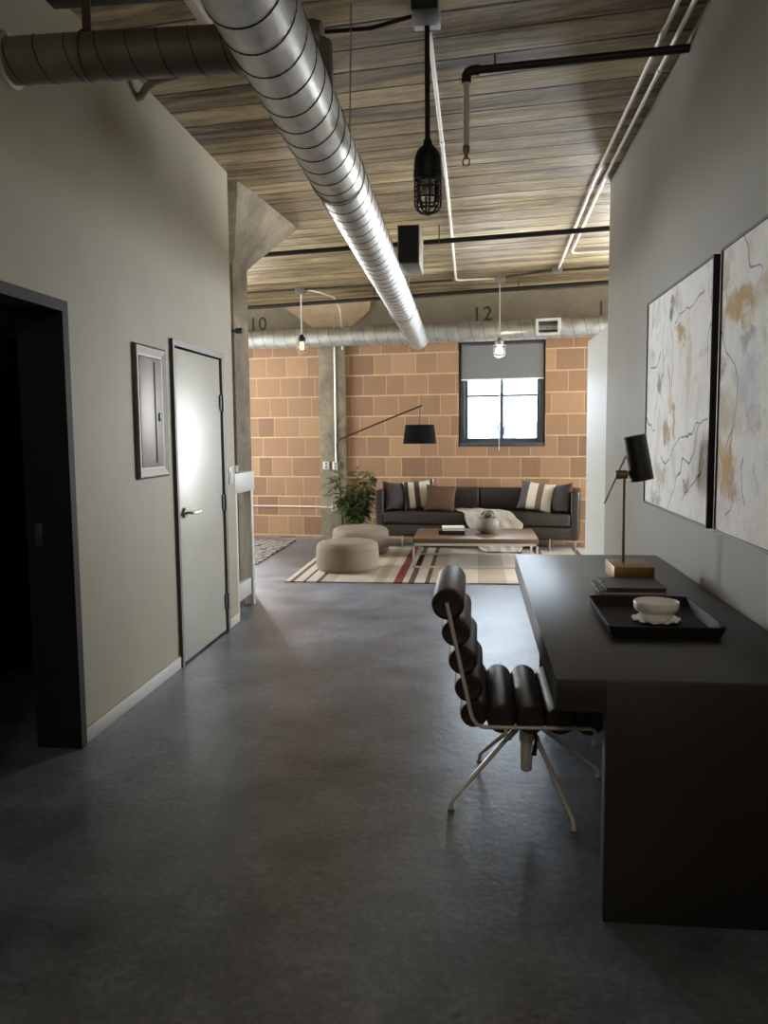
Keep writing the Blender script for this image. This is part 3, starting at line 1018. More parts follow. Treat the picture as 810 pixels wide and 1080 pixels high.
for (x, y, zt, lit, lab) in ((-2.17, 10.3, 2.70, False, 'far left caged pendant with a black socket in front of the bricks'),
                             (0.285, 9.98, 2.575, True, 'lit caged pendant hanging in front of the far window shade')):
    t = thing('caged_pendant', lab, 'pendant lamp', (x, y, zt - 0.22), 0, 'caged pendant lamps')
    top = ceil_z(y) - (zt - 0.22)
    bm = new_bm(); box(bm, -0.06, 0.06, -0.06, 0.06, top - 0.07, top, 0.004)
    build('ceiling_box', bm, M_steelbox, t)
    bm = new_bm(); tube(bm, [(0, 0, 0.2), (0, 0, top - 0.06)], 0.0075, 8)
    build('stem', bm, M_conduit if not lit else M_emt, t)
    bm = new_bm()
    lathe(bm, [(0, 0.245), (0.016, 0.24), (0.03, 0.215), (0.048, 0.20), (0.052, 0.175), (0.045, 0.15), (0, 0.15)], 20)
    build('lamp_socket', bm, M_black if not lit else M_steelbox, t)
    bm = new_bm()
    lathe(bm, [(0.016, 0.15), (0.026, 0.13), (0.045 if lit else 0.03, 0.09), (0.038 if lit else 0.026, 0.055), (0, 0.045)], 16)
    build('bulb', bm, M_bulb if lit else M_warm, t)
    bm = new_bm(); cage(bm, 0.068, 0.16, 0.0, 6, 4, 0.0022)
    build('wire_cage', bm, M_emt, t)

# ----------------------------------------------------- left wall fittings
ep = thing('electrical_panel', 'grey steel electrical panel set in the left wall beside the metal door', 'electrical panel', (XL, 4.60, 1.61))
bm = new_bm()
yo, zo, yi, zi = 0.228, 0.378, 0.165, 0.315
loops = [[(0.0, yo, zo)], [(0.014, yo, zo)], [(0.022, yo - 0.012, zo - 0.012)], [(0.010, yi + 0.012, zi + 0.012)], [(0.010, yi, zi)], [(0.0, yi, zi)]]
R_ = []
for lp in loops:
    x, y, z = lp[0]
    R_.append([bm.verts.new((x, sy * y, sz * z)) for sy, sz in ((-1, -1), (1, -1), (1, 1), (-1, 1))])
for A, B in zip(R_[:-1], R_[1:]):
    for k in range(4):
        bm.faces.new((A[k], A[(k + 1) % 4], B[(k + 1) % 4], B[k]))
build('panel_trim', bm, M_panel, ep, smooth=False)
bm = new_bm()
box(bm, 0.001, 0.013, -yi + 0.003, yi - 0.003, -zi + 0.003, zi - 0.003, 0.003)
pd_ = build('panel_door', bm, M_panel, ep)
bm = new_bm(); box(bm, 0.0135, 0.0185, 0.045, 0.052, -0.29, 0.29, 0.002)
build('raised_rib', bm, M_panel, pd_)
bm = new_bm(); box(bm, 0.0135, 0.021, 0.095, 0.125, -0.05, 0.0, 0.003)
build('latch', bm, M_black, pd_)

sw = thing('light_switch', 'white switch plate on the end of the left wall beside the metal door', 'switch', (XL, 6.13, 1.165))
bm = new_bm(); box(bm, 0, 0.006, -0.045, 0.045, -0.065, 0.065, 0.003)
build('switch_plate', bm, M_white, sw)
bm = new_bm(); box(bm, 0.006, 0.012, -0.016, 0.016, -0.03, 0.03, 0.002)
build('rocker', bm, M_conduit, sw)

# white painted frame stand beyond the wall end
st = thing('white_stand', 'white painted wooden frame stand just past the end of the left wall', 'stand', (-2.19, 6.66, 0))
for sx in (-1, 1):
    for sy in (-1, 1):
        bm = new_bm()
        box(bm, sx * 0.24 - 0.035, sx * 0.24 + 0.035, sy * 0.24 - 0.035, sy * 0.24 + 0.035, 0.0, 1.02, 0.004)
        build('leg', bm, M_white, st)
bm = new_bm(); box(bm, -0.285, 0.285, -0.285, 0.285, 1.0, 1.165, 0.006)
build('top_board', bm, M_white, st)
for sx in (-1, 1):
    bm = new_bm(); box(bm, sx * 0.24 - 0.02, sx * 0.24 + 0.02, -0.205, 0.205, 0.10, 0.24, 0.004)
    build('lower_rail', bm, M_white, st)
cu_ = thing('white_cup', 'small white cup standing on the white frame stand', 'cup', (-2.0, 6.68, 1.165))
bm = new_bm()
lathe(bm, [(0, 0.001), (0.028, 0.001), (0.034, 0.055), (0.031, 0.055), (0.026, 0.006), (0, 0.006)], 20)
build('cup_body', bm, M_ceram, cu_)

# -------------------------------------------------------------- paintings
B1 = [(0.10, 0.50, 0.06, 0.09, 0.3, (96, 84, 80), 0.85), (0.02, 0.50, 0.05, 0.06, 0, (168, 162, 166), 0.7),
      (-0.10, 0.36, 0.12, 0.05, 0.35, (190, 146, 92), 0.85), (0.05, -0.02, 0.045, 0.24, -0.45, (196, 150, 92), 0.85),
      (0.16, -0.18, 0.06, 0.12, -0.4, (176, 128, 70), 0.75), (0.33, 0.08, 0.05, 0.10, -0.4, (128, 126, 124), 0.75),
      (0.20, -0.38, 0.06, 0.06, 0, (120, 112, 100), 0.6), (0.30, -0.42, 0.14, 0.08, 0.2, (190, 178, 140), 0.6),
      (-0.28, -0.42, 0.07, 0.06, 0, (146, 128, 92), 0.7), (0.40, -0.53, 0.16, 0.05, 0, (112, 112, 108), 0.7),
      (-0.30, 0.15, 0.05, 0.28, 0, (198, 176, 120), 0.45)]
L1 = [(0.62, 0.20, 0.36, 0.30), (0.22, 0.42, 0.40, 0.02), (0.40, 0.02, 0.45, -0.14), (0.08, 0.4, 0.02, 0.05), (-0.02, 0.36, -0.5, 0.50),
      (0.68, -0.10, 0.40, -0.16), (0.28, -0.30, -0.68, -0.13), (-0.60, -0.14, 0.12, -0.55), (-0.62, 0.46, -0.64, 0.10), (0.62, 0.42, 0.5, 0.6), (-0.2, -0.5, -0.6, -0.3)]
B2 = [(0.45, 0.33, 0.30, 0.08, 0.05, (200, 158, 86), 0.85), (0.0, 0.36, 0.22, 0.06, 0, (206, 168, 98), 0.7), (0.62, 0.48, 0.04, 0.12, 0, (200, 174, 120), 0.6),
      (0.62, -0.30, 0.22, 0.11, 0.15, (204, 160, 72), 0.9), (0.46, -0.40, 0.10, 0.06, 0, (176, 140, 84), 0.7), (0.58, -0.10, 0.2, 0.12, 0, (196, 176, 130), 0.6),
      (0.65, 0.10, 0.05, 0.06, 0, (150, 148, 144), 0.7), (0.35, 0.2, 0.1, 0.05, 0, (150, 146, 148), 0.6), (0.3, 0.0, 0.18, 0.12, 0, (190, 204, 206), 0.6),
      (0.25, -0.12, 0.12, 0.06, 0, (176, 166, 156), 0.6), (-0.3, 0.1, 0.2, 0.1, 0.4, (200, 168, 110), 0.7)]
L2 = [(0.40, 0.60, 0.22, 0.40), (0.66, 0.30, 0.46, 0.02), (0.46, 0.02, 0.52, -0.22), (0.50, -0.14, 0.44, -0.46), (0.44, -0.46, 0.55, -0.5), (0.36, -0.28, 0.26, -0.48), (0.1, 0.5, -0.5, -0.2)]
for y0, y1, lab, sd, bl, ln in ((3.785, 5.175, 'framed abstract painting in white, grey and ochre, the farther one, above the desk lamp', 0.0, B1, L1),
                                (2.29, 3.68, 'framed abstract painting nearest the camera, cut by the right edge of the photo', 5.3, B2, L2)):
    zc, hz, hy = 1.64, 0.60, (y1 - y0) / 2
    t = thing('abstract_painting', lab, 'painting', (XR, (y0 + y1) / 2, zc), 0, 'pair of abstract paintings on the right wall')
    bm = new_bm()
    holed_wall(bm, [-hy, -hy + 0.012, hy - 0.012, hy], [-hz, -hz + 0.012, hz - 0.012, hz], [(-hy + 0.012, hy - 0.012, -hz + 0.012, hz - 0.012)], -0.034, -0.001,
               lambda u, tt, z: (tt, u, z))
    build('picture_frame', bm, M_blackpipe, t, smooth=False)
    bm = new_bm(); box(bm, -0.027, -0.004, -hy + 0.012, hy - 0.012, -hz + 0.012, hz - 0.012)
    build('canvas', bm, mat_painting('abstract_wash', sd, bl, ln), t, smooth=False)

# --------------------------------------------------------------------- desk
dk = thing('desk', 'long charcoal desk with slab ends along the right wall', 'desk', (0.65, 3.66, 0))
bm = new_bm(); box(bm, 0.239 - 0.65, XR - 0.003 - 0.65, 2.412 - 3.66, 4.92 - 3.66, 0.65, 0.75, 0.003, 2)
build('desktop', bm, M_desk, dk)
for y0, y1 in ((2.408, 2.47), (4.85, 4.918)):
    bm = new_bm(); box(bm, 0.385 - 0.65, XR - 0.004 - 0.65, y0 - 3.66, y1 - 3.66, 0.0, 0.747, 0.003, 2)
    build('slab_leg', bm, M_desk, dk)

# desk lamp
lp = thing('desk_lamp', 'desk lamp with black tilted shade on a brass block base', 'lamp', (0.765, 4.16, 0.75))
bm = new_bm(); box(bm, -0.095, 0.095, -0.14, 0.14, 0.0, 0.073, 0.003, 2)
build('base', bm, M_gold, lp)
bm = new_bm(); tube(bm, [(-0.025, 0.03, 0.07), (-0.027, 0.03, 0.535)], 0.0075, 14)
build('pole', bm, M_bronze, lp)
bm = new_bm()
lathe(bm, [(0, -0.03), (0.019, -0.03), (0.022, -0.026), (0.022, 0.026), (0.019, 0.03), (0, 0.03)], 24, axis_m((-0.04, 0.04, 0.512), (1, 0, 0)))
tube(bm, [(-0.02, 0.04, 0.512), (0.03, 0.04, 0.53)], 0.009, 10)
build('knuckle', bm, M_bronze, lp)
bm = new_bm(); tube(bm, [(-0.016, 0.045, 0.61), (-0.120, 0.04, 0.367)], 0.0045, 10)
build('tilt_rod', bm, M_bronze, lp)
d = Vector((0.042, 0, -0.222)).normalized()
Mx = axis_m((0.02, 0.04, 0.705), d)
bm = new_bm()
lathe(bm, [(0, 0), (0.05, 0.0), (0.056, 0.006), (0.058, 0.225), (0.056, 0.226), (0.054, 0.222), (0.051, 0.012), (0, 0.012)], 36, Mx)
build('lamp_shade', bm, M_shade, lp)
bm = new_bm(); lathe(bm, [(0, 0.012), (0.015, 0.012), (0.018, 0.05), (0.028, 0.09), (0.02, 0.12), (0, 0.128)], 20, Mx)
build('bulb', bm, M_frost, lp)

# notebooks
zb = 0.75
for k, (x0, x1, y0, y1, lab) in enumerate(((0.555, 0.845, 3.70, 3.985, 'dark notebook lying on the desk under another, in front of the brass lamp base'),
                                          (0.585, 0.85, 3.715, 3.99, 'upper dark notebook with an elastic band, in front of the brass lamp base'))):
    t = thing('notebook', lab, 'notebook', ((x0 + x1) / 2, (y0 + y1) / 2, zb), 0, 'dark notebooks on the desk')
    a, b_ = (x1 - x0) / 2, (y1 - y0) / 2
    bm = new_bm(); box(bm, -a + 0.006, a - 0.004, -b_ + 0.004, b_ - 0.004, 0.0025, 0.012)
    build('pages', bm, M_book if k else M_paper, t, smooth=False)
    bm = new_bm()
    holed_wall(bm, [-a, -a + 0.003, a], [0.0, 0.0025, 0.012, 0.0145], [(-a + 0.003, a + 1, 0.0025, 0.012)], -b_, b_, lambda u, tt, z: (u, tt, z))
    build('cover', bm, M_book, t, smooth=False)
    bm = new_bm()
    pts = [(-a - 0.002, -b_ + 0.02, 0.006), (-a - 0.014, -b_ + 0.03, 0.010), (-a - 0.018, -b_ + 0.06, 0.013), (-a - 0.010, -b_ + 0.10, 0.016), (-a + 0.004, -b_ + 0.12, 0.0165)]
    tube(bm, pts, 0.0025, 6)
    build('ribbon', bm, M_black, t)
    zb += 0.0147

# tray
tr = thing('serving_tray', 'dark square tray on the desk holding a white bowl', 'tray', (0.672, 3.185, 0.75))


def rrect(bm, hx, hy, r, z, n=5):
    p = []
    for sx, sy, a0 in ((1, 1, 0), (-1, 1, pi / 2), (-1, -1, pi), (1, -1, 3 * pi / 2)):
        for k in range(n + 1):
            a = a0 + pi / 2 * k / n
            p.append((sx * (hx - r) + r * cos(a), sy * (hy - r) + r * sin(a), z))
    return [bm.verts.new(q) for q in p]


bm = new_bm()
RR = [rrect(bm, 0.185, 0.262, 0.02, 0.0), rrect(bm, 0.190, 0.267, 0.024, 0.004), rrect(bm, 0.203, 0.28, 0.026, 0.042), rrect(bm, 0.201, 0.278, 0.025, 0.045),
      rrect(bm, 0.195, 0.272, 0.02, 0.045), rrect(bm, 0.193, 0.27, 0.019, 0.042), rrect(bm, 0.182, 0.258, 0.016, 0.008)]
for A, B in zip(RR[:-1], RR[1:]):
    n = len(A)
    for k in range(n):
        bm.faces.new((A[k], A[(k + 1) % n], B[(k + 1) % n], B[k]))
bm.faces.new(RR[0]); bm.faces.new(RR[-1])
build('tray_body', bm, M_tray, tr)

pl = thing('saucer', 'white scalloped saucer under the bowl on the tray', 'saucer', (0.682, 3.15, 0.758))
bm = new_bm()
n = 72
prof = [(0, 0.0), (0.045, 0.0), (0.05, 0.003), (0.086, 0.012), (0.0865, 0.0145), (0.05, 0.0065), (0, 0.0065)]
rings = []
for r, z in prof:
    if r == 0:
        rings.append([bm.verts.new((0, 0, z))]); continue
    sc = 0.045 * max(0, (r - 0.05) / 0.036)
    rings.append([bm.verts.new((r * (1 + sc * abs(sin(6 * 2 * pi * k / n))) * cos(2 * pi * k / n), r * (1 + sc * abs(sin(6 * 2 * pi * k / n))) * sin(2 * pi * k / n),
                                z + 0.003 * sc / 0.045 * cos(12 * 2 * pi * k / n))) for k in range(n)])
for A, B in zip(rings[:-1], rings[1:]):
    for k in range(n):
        q = []
        for v in (A[k % len(A)], A[(k + 1) % len(A)], B[(k + 1) % len(B)], B[k % len(B)]):
            if v not in q:
                q.append(v)
        if len(q) > 2:
            bm.faces.new(q)
build('saucer_dish', bm, M_ceram, pl)
bw = thing('bowl', 'white ceramic bowl standing on its saucer in the dark tray', 'bowl', (0.682, 3.15, 0.7645))
bm = new_bm()
lathe(bm, [(0, 0.0005), (0.044, 0.0005), (0.052, 0.005), (0.060, 0.016), (0.061, 0.026), (0.060, 0.031), (0.068, 0.034), (0.078, 0.040), (0.0825, 0.050), (0.083, 0.071), (0.0815, 0.0735), (0.079, 0.071),
           (0.078, 0.052), (0.068, 0.044), (0.04, 0.040), (0, 0.039)], 48)
build('bowl_body', bm, M_ceram, bw)

# -------------------------------------------------------------------- chair
ch = thing('desk_chair', 'chair of padded dark leather rolls on a pale steel frame, drawn up to the desk', 'chair', (0.21, 3.29, 0))
Y0, Y1 = -0.285, 0.285


def roll(bm, x, z, r, sq=1.0):
    Mr = Matrix.Translation((x, 0, z)) @ Matrix.Rotation(-pi / 2, 4, 'X')
    lathe(bm, [(0, Y0 - 0.004), (r * 0.18, Y0 - 0.006), (r * 0.3, Y0), (r * 0.75, Y0 - 0.003), (r * 0.93, Y0 + 0.006), (r, Y0 + 0.025), (r, Y1 - 0.025), (r * 0.93, Y1 - 0.006), (r * 0.75, Y1 + 0.003), (r * 0.3, Y1), (0, Y1 + 0.004)], 28, Mr)


for i, (x, z, r) in enumerate(((-0.101, 0.842, 0.062), (-0.070, 0.735, 0.055), (-0.045, 0.628, 0.055), (-0.022, 0.524, 0.055), (-0.002, 0.425, 0.054))):
    bm = new_bm(); roll(bm, x - 0.21, z, r)
    o = build('headrest_roll' if i == 0 else 'back_roll', bm, M_leather, ch)
for x in (0.100, 0.208, 0.316, 0.424):
    bm = new_bm(); roll(bm, x - 0.21, 0.408, 0.0565)
    build('seat_roll', bm, M_leather, ch)
for s in (-1, 1):
    y = s * 0.298
    bm = new_bm()
    pts = [(-0.104, y, 0.852), (-0.050, y, 0.60), (-0.018, y, 0.452), (-0.008, y, 0.415), (0.008, y, 0.392), (0.035, y, 0.383), (0.36, y, 0.388), (0.425, y, 0.389), (0.436, y, 0.385), (0.441, y, 0.374), (0.438, y, 0.335), (0.428, y, 0.325)]
    tube(bm, [(px - 0.21, py, pz) for px, py, pz in pts], 0.0075, 12)
    build('side_rail', bm, M_chrome, ch)
    bm = new_bm()
    tube(bm, [(0.115 - 0.21, y, 0.384), (0.115 - 0.21, y, 0.345), (0.13 - 0.21, y - s * 0.02, 0.335), (0.0, 0, 0.315)], 0.0075, 10)
    build('cross_brace', bm, M_chrome, ch)
bm = new_bm()
box(bm, -0.085, 0.085, -0.07, 0.07, 0.312, 0.345, 0.006)
build('seat_plate', bm, M_black, ch)
bm = new_bm()
lathe(bm, [(0, 0.10), (0.02, 0.10), (0.024, 0.105), (0.024, 0.22), (0.03, 0.225), (0.03, 0.315), (0, 0.315)], 20)
build('column', bm, M_chrome, ch)
for a in (28, 122, 212, 296):
    a = radians(a)
    c_, s_ = cos(a), sin(a)
    bm = new_bm()
    tube(bm, [(0.015 * c_, 0.015 * s_, 0.30), (0.05 * c_, 0.05 * s_, 0.285), (0.335 * c_, 0.335 * s_, 0.055), (0.352 * c_, 0.352 * s_, 0.038), (0.356 * c_, 0.356 * s_, 0.006)], [0.011, 0.011, 0.0085, 0.0085, 0.0085], 12)
    lg = build('leg', bm, M_chrome, ch)
    bm = new_bm()
    lathe(bm, [(0, 0), (0.013, 0), (0.013, 0.008), (0, 0.009)], 14, Matrix.Translation((0.356 * c_, 0.356 * s_, 0)))
    build('glide', bm, M_steelbox, lg)
bm = new_bm()
tube(bm, [(0.02, -0.03, 0.30), (0.03, -0.10, 0.262), (0.024, -0.13, 0.24)], 0.006, 8)
tube(bm, [(0.026, -0.118, 0.25), (0.02, -0.15, 0.225)], 0.011, 10)
build('lever', bm, M_black, ch)

# ------------------------------------------------------------------- living
# striped rug, 1.89 m left of the axis
X0r, X1r = -1.89, 1.75
W_, Bn, Rd, Be = (190, 180, 166), (86, 68, 58), (120, 58, 48), (170, 156, 136)
st_ = [(-1.9, W_), (-1.855, Bn), (-1.80, W_), (-1.715, Bn), (-1.685, W_), (-1.58, Bn), (-1.54, Be), (-1.40, W_), (-1.0, Be), (-0.90, W_), (-0.81, Rd), (-0.715, W_), (-0.655, Bn), (-0.60, W_), (-0.50, Bn), (-0.45, Be),
       (-0.30, W_), (0.02, Be), (0.30, W_), (0.5, Bn), (0.56, W_), (0.70, Rd), (0.80, W_), (1.2, Bn), (1.26, W_), (1.5, Bn), (1.55, Be)]
rg = thing('striped_rug', 'cream rug with brown and red stripes under the coffee table', 'rug', (0, 9.1, 0))
bm = new_bm(); box(bm, X0r, X1r, -1.15, 1.38, 0.0, 0.012, 0.003)
build('rug_field', bm, mat_stripes('striped_wool', st_, 0, -1.9, 1.9), rg)
# patterned rug
t = NT('shaggy_patterned_wool')
b = t.bsdf(Roughness=0.95)
v = t.coord((1, 1, 1), rot=(0, 0, 0.5))
wv = t.n('ShaderNodeTexWave', wave_type='BANDS', bands_direction='X')
wv.inputs['Scale'].default_value = 3.2; wv.inputs['Distortion'].default_value = 7; wv.inputs['Detail'].default_value = 2; wv.inputs['Detail Scale'].default_value = 1.6
t.l(v, wv.inputs['Vector'])
t.l(t.ramp(wv.outputs['Fac'], [(0.24, lin((36, 34, 34))), (0.38, lin((160, 154, 146)))]), b.inputs['Base Color'])
pr_ = thing('patterned_rug', 'grey rug with black wavy strokes at the foot of the bricks, far left', 'rug', (-3.55, 10.05, 0))
bm = new_bm(); box(bm, -1.2, 1.08, -1.05, 1.05, 0.0, 0.015, 0.004)
build('rug_field', bm, t.m, pr_)

# poufs
for x, y, r, h, lab in ((-1.372, 8.70, 0.335, 0.325, 'round taupe pouf standing nearest the camera on the striped rug'),
                        (-1.40, 9.92, 0.345, 0.335, 'round taupe pouf farther back, half hidden behind the other one')):
    t = thing('pouf', lab, 'pouf', (x, y, 0.0125), 0, 'taupe poufs on the rug')
    bm = new_bm()
    k = 0.075
    prof = [(0, 0), (r * 0.88, 0.0), (r * 0.95, 0.008)]
    prof += [(r - 0.03 + 0.03 * sin(q), 0.045 - 0.03 * cos(q)) for q in [pi / 2 * i / 4 for i in range(1, 5)]]
    prof += [(r + 0.006, h * 0.45)]
    prof += [(r - k + k * cos(q), h - k - 0.012 + k * sin(q)) for q in [pi / 2 * i / 7 for i in range(0, 8)]]
    prof += [(r * 0.5, h - 0.005), (0, h)]
    lathe(bm, prof, 56)
    build('pouf_body', bm, M_pouf, t, angle=60)
    bm = new_bm()
    rr = r + 0.003
    tube(bm, [(rr * cos(q), rr * sin(q), h * 0.72) for q in [2 * pi * i / 56 for i in range(56)]], 0.004, 6, closed=True)
    build('piping', bm, M_pouf, t)

# coffee table
ct = thing('coffee_table', 'low coffee table with walnut top and white metal frame on the rug', 'table', (0.0, 9.30, 0.0125))
hx, hy = 0.675, 0.49
bm = new_bm(); box(bm, -hx, hx, -hy, hy, 0.272, 0.322, 0.004)
tp = build('tabletop', bm, M_oak, ct)
bm = new_bm()
holed_wall(bm, [-hx, -hx + 0.02, hx - 0.02, hx], [-hy, -hy + 0.02, hy - 0.02, hy], [(-hx + 0.02, hx - 0.02, -hy + 0.02, hy - 0.02)], 0.245, 0.271, lambda u, tt, z: (u, z, tt))
build('top_rail', bm, M_white, ct, smooth=False)
bm = new_bm()
holed_wall(bm, [-hx, -hx + 0.02, hx - 0.02, hx], [-hy, -hy + 0.02, hy - 0.02, hy], [(-hx + 0.02, hx - 0.02, -hy + 0.02, hy - 0.02)], 0.0005, 0.02, lambda u, tt, z: (u, z, tt))
build('base_rail', bm, M_white, ct, smooth=False)
for sx in (-1, 1):
    for sy in (-1, 1):
        bm = new_bm()
        a, b_ = sorted((sx * hx, sx * (hx - 0.024)))
        c, d_ = sorted((sy * hy, sy * (hy - 0.024)))
        box(bm, a, b_, c, d_, 0.0, 0.272)
        build('leg', bm, M_white, ct, smooth=False)

# box and book on the table
zt = 0.0125 + 0.322
t = thing('black_box', 'flat black box under the white book on the coffee table', 'box', (-0.26, 9.27, zt))
bm = new_bm(); box(bm, -0.145, 0.145, -0.13, 0.13, 0, 0.034, 0.002)
build('box_body', bm, M_black, t)
bm = new_bm(); box(bm, -0.148, 0.148, -0.133, 0.133, 0.034, 0.046, 0.002)
build('lid', bm, M_black, t)
t = thing('white_book', 'white covered book on the black box on the coffee table', 'book', (-0.245, 9.28, zt + 0.0465), 0.08)
bm = new_bm(); box(bm, -0.115, 0.118, -0.106, 0.106, 0.003, 0.032)
build('pages', bm, M_paper, t, smooth=False)
bm = new_bm()
holed_wall(bm, [-0.122, -0.118, 0.122], [0, 0.003, 0.032, 0.035], [(-0.118, 1, 0.003, 0.032)], -0.11, 0.11, lambda u, tt, z: (u, tt, z))
build('cover', bm, M_ceram, t, smooth=False)

# stone bowl with a knotted ball
t = thing('stone_bowl', 'round speckled stone bowl on the right of the coffee table', 'bowl', (0.14, 9.33, zt))
bm = new_bm()
lathe(bm, [(0, 0.0), (0.06, 0.0), (0.075, 0.006), (0.115, 0.035), (0.134, 0.08), (0.13, 0.125), (0.112, 0.16), (0.095, 0.178), (0.088, 0.178), (0.104, 0.155), (0.118, 0.12), (0.122, 0.08), (0.105, 0.043), (0.06, 0.016), (0, 0.014)], 40)
build('bowl_body', bm, M_stone, t)
t = thing('knotted_ball', 'dark and cream knotted ball resting in the stone bowl', 'ornament', (0.15, 9.33, zt + 0.135))
for j, m in enumerate((M_leather, M_throw, M_stone)):
    bm = new_bm()
    pts = []
    for i in range(90):
        a = 2 * pi * i / 90
        p, q = (2, 3) if j == 0 else ((3, 2) if j == 1 else (3, 4))
        R1 = 0.055 + 0.020 * cos(q * a)
        pts.append(Matrix.Rotation(1.1 * j + 0.4, 3, 'X') @ Vector((R1 * cos(p * a), R1 * sin(p * a), 0.032 * sin(q * a))))
    tube(bm, [p + Vector((0, 0, 0.065)) for p in pts], 0.009, 8, closed=True)
    build('knot_strand', bm, m, t)

# ------------------------------------------------------------------- sofa
UC, VF = 0.10, 0.76            # centre along the wall, front face distance from the bricks
so = thing('sofa', 'long dark espresso leather sofa against the brick wall', 'sofa', G(UC, 0.40, 0.0125), GA)
hw = 1.275
bm = new_bm(); box(bm, -hw, hw, -0.35, 0.33, 0.15, 0.30, 0.02, 3)
build('seat_base', bm, M_sofa, so)
for s in (-1, 1):
    bm = new_bm()
    x0, x1 = sorted((s * 0.004, s * (hw - 0.10)))
    box(bm, x0, x1, -0.365, 0.16, 0.302, 0.46, 0.03, 4)
    build('seat_cushion', bm, M_sofa, so)
    bm = new_bm()
    box(bm, x0, x1, 0.10, 0.32, 0.46, 0.745, 0.035, 4)
    build('back_cushion', bm, M_sofa, so)
    bm = new_bm()
    x0, x1 = sorted((s * (hw - 0.10), s * (hw + 0.002)))
    box(bm, x0, x1, -0.36, 0.335, 0.14, 0.735, 0.025, 4)
    build('armrest', bm, M_sofa, so)
    for y in (-0.335, 0.26):
        for xx in (s * 0.93,):
            bm = new_bm()
            z0 = 0.0 if y < 0 else -0.0125
            tube(bm, [(xx, y, z0), (xx, y, z0 + 0.004), (xx, y, z0 + 0.0045), (xx, y, 0.16)], [0.018, 0.018, 0.012, 0.012], 12)
            build('leg', bm, M_sofaleg, so)
    bm = new_bm()
    tube(bm, [(s * 1.235, -0.33, 0.0), (s * 1.235, -0.33, 0.155)], 0.012, 12)
    build('leg', bm, M_sofaleg, so)
bm = new_bm(); box(bm, -hw, hw, 0.315, 0.345, 0.14, 0.74, 0.012, 3)
build('back_panel', bm, M_sofa, so)


def cushion_bm(w, h, th, n=22, pinch=0.10):
    bm = new_bm()
    def P(i, j, s):
        x = -1 + 2 * i / n; y = -1 + 2 * j / n
        e = (1 - abs(x) ** 2.6) * (1 - abs(y) ** 2.6)
        z = s * th / 2 * max(0, e) ** 0.55
        k = 1 - pinch * (1 - abs(y) ** 2) * abs(x) ** 3
        k2 = 1 - pinch * (1 - abs(x) ** 2) * abs(y) ** 3
        return (x * w / 2 * k, z, y * h / 2 * k2)
    V = {}
    for s in (-1, 1):
        for i in range(n + 1):
            for j in range(n + 1):
                edge = i in (0, n) or j in (0, n)
                key = (i, j, 0 if edge else s)
                if key not in V:
                    V[key] = bm.verts.new(P(i, j, 0 if edge else s))
    def g(i, j, s):
        return V[(i, j, 0)] if (i in (0, n) or j in (0, n)) else V[(i, j, s)]
    for s in (-1, 1):
        for i in range(n):
            for j in range(n):
                bm.faces.new((g(i, j, s), g(i + 1, j, s), g(i + 1, j + 1, s), g(i, j + 1, s)))
    return bm


Wt = (208, 198, 184); Dk = (70, 60, 56); Gy = (86, 84, 84); Br = (112, 90, 72)
M_str1 = mat_stripes('cream_striped_weave', [(-0.3, Wt), (-0.185, Dk), (-0.135, Wt), (-0.06, Dk), (0.01, Wt), (0.15, Dk), (0.19, Wt)], 0, -0.3, 0.3)
M_str2 = mat_stripes('grey_striped_weave', [(-0.3, Gy), (-0.10, Wt), (0.01, Br), (0.085, Wt)], 0, -0.3, 0.3)
for (u, v, z, rx, ry, rz, w, h, th, m, lab) in (
        (-1.075, 0.53, 0.66, -14, 6, 62, 0.40, 0.38, 0.17, M_velvet, 'dark plum velvet pillow at the left arm of the sofa'),
        (-0.765, 0.45, 0.67, -16, -6, 12, 0.42, 0.39, 0.14, M_str1, 'cream pillow with dark stripes near the left end of the sofa'),
        (-0.465, 0.56, 0.635, -22, 4, 6, 0.40, 0.36, 0.14, M_brownp, 'chestnut brown pillow in front of a striped one on the sofa'),
        (0.74, 0.46, 0.665, -18, 8, -6, 0.44, 0.38, 0.14, M_str2, 'pillow striped grey, cream and brown at the right of the sofa'),
        (1.06, 0.53, 0.655, -14, -8, -58, 0.40, 0.37, 0.17, M_velvet, 'dark plum velvet pillow at the right arm of the sofa')):
    t = thing('throw_pillow', lab, 'pillow', G(u + UC, v, z), GA, 'throw pillows on the sofa')
    o = build('pillow_body', cushion_bm(w, h, th), m, t, rot=(radians(rx), radians(ry), radians(rz)), angle=180)

